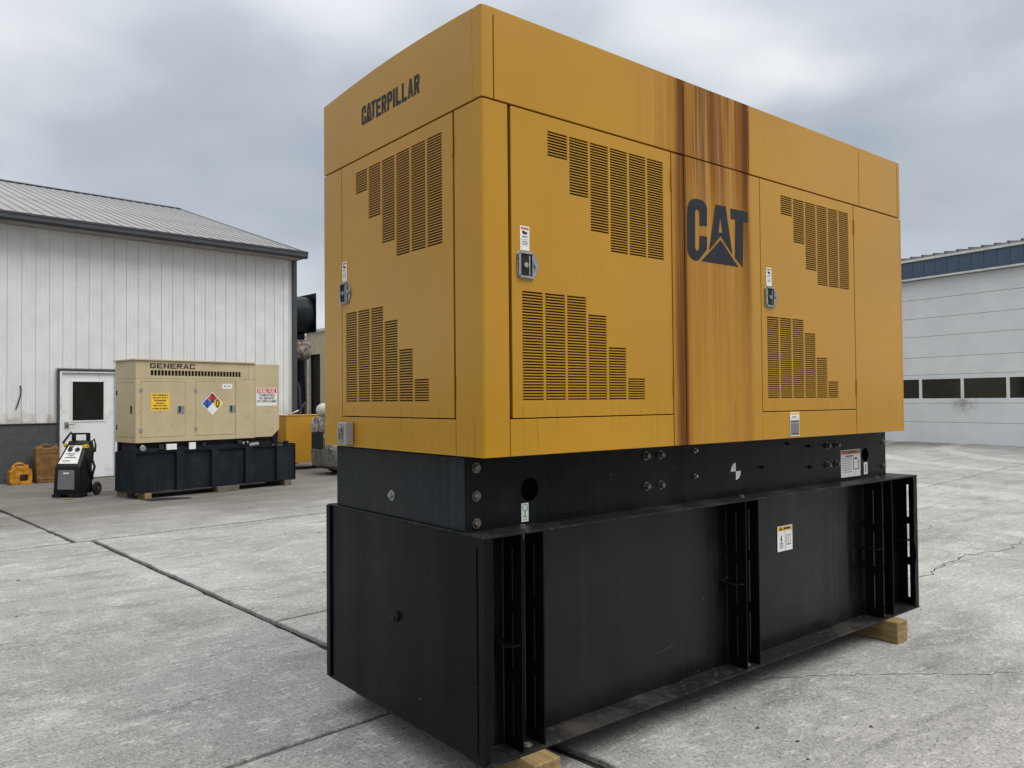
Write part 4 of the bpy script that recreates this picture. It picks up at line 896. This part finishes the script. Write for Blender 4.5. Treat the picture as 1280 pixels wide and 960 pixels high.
MB().add([LONG(2.228,1.768,-.003),LONG(2.639,1.768,-.003),LONG(2.639,1.857,-.003),LONG(2.228,1.857,-.003)],[(0,1,2,3)]).build('sign_header', M['sign_red'], ds)
tx = MB(); put_text(tx,'DIESEL FUEL',.085,2.434,1.812,LONG,-.0034,.002,1.,.37); tx.build('sign_text', M['label'], ds)
tx = MB()
for s_,zc,f_ in (('COMBUSTIBLE',1.732,.34),('NO SMOKING',1.675,.32),('NO OPEN FLAMES',1.618,.40)): put_text(tx,s_,.065,2.434,zc,LONG,-.003,.002,1.,f_)
tx.build('sign_text', M['ink'], ds)
# supports under the tan tank
def blk(l,b,loc,rz,mt,lab):
    o = MB().box(-l[0]/2,l[0]/2,-l[1]/2,l[1]/2,0,l[2]).build('timber_block', M[mt], None, .005); o.location = loc; o.rotation_euler = (0,0,rz); tag(o, lab, 'timber', 'short timbers under the tan generator'); return o
def tl(a,d): c,s = math.cos(.175), math.sin(.175); return (1.467+a*c-d*s, 11.61+a*s+d*c, .0005)
blk((.11,.3,.098),0,tl(.19,.10),.175,'timber','pale timber under the narrow end of the tan generator beside the black mat')
blk((.42,.18,.098),0,tl(1.62,.02),.175,'timber_dark','wide grey timber under the middle of the tan generator tank')
blk((.14,.7,.098),0,tl(2.86,.30),.175,'timber_dark','grey timber under the fuel cap end of the tan generator')
blk((.14,.4,.098),0,tl(.10,.60),.175,'timber_dark','dark timber below the end door of the tan generator')
mt_ = MB().prism([(0,0),(.62,-.10),(.64,.06),(.30,.34),(-.05,.36)],lambda a,b,d:(a,b,d),.001,.008).build('rubber_mat', M['rubber'], None); mt_.location = (1.62,11.23,0); mt_.rotation_euler = (0,0,.1); tag(mt_, 'flat black rubber mat on the concrete before the tan generator', 'mat')

# ------------------------------------------------------------------ black service cart
ct = empty('service_cart', (.80,12.95,0), 'black wheeled service cart with gauge panel in front of the white door', 'cart', rz=R(-42))
M['cart'] = simple('black_plastic', (.006,.006,.007), .38, 0., .2, 12., spec=.25); M['cartgrey'] = simple('grey_grille', (.16,.165,.17), .5, .3, .15, 20.)
def sec(z,hw,yf,yb,r=.03): return [(-hw+r,yf,z),(hw-r,yf,z),(hw,yf+r,z),(hw,yb-r,z),(hw-r,yb,z),(-hw+r,yb,z),(-hw,yb-r,z),(-hw,yf+r,z)]
body = MB().loft([sec(.05,.235,-.23,.16),sec(.09,.24,-.24,.17),sec(.50,.225,-.22,.18),sec(.545,.22,-.205,.19),sec(.93,.185,.09,.27),sec(.955,.17,.11,.26)]).build('body', M['cart'], ct, .008)
sk_ = MB(); sk_.box(-.25,-.10,-.235,-.02,0,.06); sk_.box(.10,.25,-.235,-.02,0,.06); sk_.build('foot', M['cart'], ct, .006)
MB().prism([(-.15,.14),(.15,.14),(.14,.47),(-.14,.47)],lambda a,b,d:(a,-.245+d+(b-.14)*.05,b),0,.012).build('grille_panel', M['cartgrey'], ct, .004)
MB().prism([(-.05,.405),(.05,.405),(.05,.43),(-.05,.43)],lambda a,b,d:(a,-.250+d+(b-.14)*.05,b),0,.006).build('grille_badge', M['label'], ct)
fa = lambda a,b,d: (a, -.205+.295*(b-.545)/.385-d*.80, b+d*.5)
gp = MB().prism([(-.17,.575),(.17,.575),(.125,.87),(-.125,.87)],fa,.002,.008).build('gauge_panel', M['label'], ct)
gg = MB()
for a in (-.06,.07):
    c = Vector(fa(a,.80,.0085)); c2 = Vector(fa(a,.80,.03)); gg.cyl(c,c2,.038,n=20)
gg.build('gauge', M['rubber'], ct)
pr_ = MB()
for a0,a1,b0,b1 in ((-.11,-.02,.835,.862),(-.11,.06,.725,.74),(-.05,.04,.695,.71),(-.10,.10,.665,.68),(-.12,.02,.62,.63),(-.10,.0,.60,.607)): pr_.add([fa(a0,b0,.0086),fa(a1,b0,.0086),fa(a1,b1,.0086),fa(a0,b1,.0086)],[(0,1,2,3)])
pr_.build('panel_print', M['ink'], ct)['kind'] = 'stuff'
hdl = MB(); hdl.box(-.15,-.11,.15,.23,.955,1.06); hdl.box(.11,.15,.15,.23,.955,1.06); hdl.box(-.15,.15,.15,.23,1.06,1.09); hdl.build('handle', M['cart'], ct, .008)
hs = MB(); hs.tube([(-.19,.05,.86),(-.2,.0,.93),(-.16,.05,1.02),(-.14,.12,1.1),(-.10,.15,1.02)],.022,8); hs.tube([(.19,.1,.88),(.25,.1,.93),(.29,.08,.80),(.26,.1,.62),(.29,.12,.5),(.25,.12,.36),(.24,.14,.28)],.02,8); hs.tube([(.2,.12,.9),(.27,.14,.98),(.30,.13,.88),(.31,.1,.76)],.016,8); hs.tube([(-.25,.05,.5),(-.29,.03,.42),(-.27,.02,.3)],.02,8); hs.build('hose', M['rubber'], ct, smooth=True)
cl_ = MB(); cl_.box(.155,.225,.0,.07,.83,.89); cl_.box(-.21,-.16,-.01,.05,.87,.91); cl_.build('clamp', M['sign_yellow'], ct, .006)
for s_ in (-1,1):
    x = s_*.27; o_ = MB().lathe((x-.03,.22,.115),(1,0,0),[(.06,0),(.10,.0),(.115,.015),(.115,.045),(.10,.06),(.06,.06)],24).build('wheel', M['rubber'], ct, smooth=True)
    MB().lathe((x-.032,.22,.115),(1,0,0),[(.02,0),(.055,.006),(.055,.058),(.02,.064)],16).build('hub', M['cartgrey'], o_, smooth=True)
MB().cyl((-.24,.22,.115),(.24,.22,.115),.012,n=8).build('axle', M['steel'], ct)
pc = MB().box(-.06,.06,-.04,.04,.0015,.02).build('wood_scrap', M['timber'], None, .003); pc.location = (.62,12.45,0); pc.rotation_euler = (0,0,.3); tag(pc,'small pale wood scrap on the concrete before the black cart','scrap')

# ------------------------------------------------------------------ fuel cans by the wall
M['can_yellow'] = simple('yellow_plastic', (.40,.175,.010), .42, 0., .4, 9.); M['can_tan'] = simple('stained_tan_plastic', (.17,.088,.024), .5, 0., .35, 6.)
fc = empty('fuel_can', Yd(1.75,15.93), 'yellow plastic fuel can with a hollow grip against the charcoal wall', 'can', rz=YA)
out = [(-.19,.03),(-.16,0),(.16,0),(.19,.03),(.195,.20),(.185,.29),(.11,.345),(.0,.37),(-.10,.34),(-.185,.27),(-.195,.20)]
inn = [(-.02,.08),(.0,.065),(.06,.065),(.10,.065),(.12,.08),(.12,.13),(.12,.19),(.05,.20),(-.0,.20),(-.02,.185),(-.02,.13)]
mb = MB(); n = len(out)
def rg_(d0,dd): 
    for d in (d0,dd): mb.v.extend([(a,d,b) for a,b in out]+[(a,d,b) for a,b in inn])
al = [(i, None) for i in range(n)]
rg_(-.13,.13)
bm_o = lambda i,k: k*2*n+i; bm_i = lambda i,k: k*2*n+n+i
order = [0,1,3,4,5,6,7,8,9,10,10]
# ring caps: walk outer and inner loops by matching angle
def ang(p): return math.atan2(p[1]-.13, p[0]-.05)
oi_ = sorted(range(n), key=lambda i: ang(out[i])); ii_ = sorted(range(n), key=lambda i: ang(inn[i]))
for k in (0,1):
    for j in range(n):
        a,b = oi_[j],oi_[(j+1)%n]; c,d = ii_[(j+1)%n],ii_[j]; mb.f.append((bm_o(a,k),bm_o(b,k),bm_i(c,k),bm_i(d,k))); mb.mi.append(0)
for i in range(n):
    mb.f.append((bm_o(i,0),bm_o((i+1)%n,0),bm_o((i+1)%n,1),bm_o(i,1))); mb.mi.append(0)
    mb.f.append((bm_i(i,0),bm_i((i+1)%n,0),bm_i((i+1)%n,1),bm_i(i,1))); mb.mi.append(0)
mb.build('body', M['can_yellow'], fc, .018, seg=3)
MB().tube([(-.13,0,.32),(-.09,0,.395),(-.02,0,.42),(.05,0,.405),(.10,0,.35)],.024,10).build('handle', M['can_yellow'], fc, smooth=True)
MB().lathe((.13,.03,.32),(.25,0,1),[(.032,0),(.032,.05),(.028,.06)],16).build('cap', M['can_yellow'], fc, smooth=True)
tc_ = empty('fuel_jug', Yd(2.225,15.95), 'tall stained tan plastic jug against the charcoal wall behind the cart', 'jug', rz=YA)
MB().prism([(-.205,.02),(-.18,0),(.18,0),(.205,.02),(.212,.35),(.212,.66),(.20,.715),(.14,.74),(.095,.735),(.06,.70),(-.06,.70),(-.095,.735),(-.14,.74),(-.20,.715),(-.212,.66),(-.212,.35)],LONG,-.13,.13).build('body', M['can_tan'], tc_, .022, seg=3)
MB().tube([(-.13,.05,.70),(-.09,.05,.755),(0,.05,.77),(.09,.05,.755),(.13,.05,.70)],.020,10).build('handle', M['can_tan'], tc_, smooth=True)
rb3 = MB(); rb3.box(-.195,.195,-.142,-.128,.075,.10); rb3.box(-.17,.17,-.140,-.128,.60,.62); rb3.build('moulded_rib', M['can_tan'], tc_, .005)
MB().lathe((.155,-.05,.71),(0,0,1),[(.032,0),(.032,.06),(.026,.07)],16).build('cap', M['can_tan'], tc_, smooth=True)
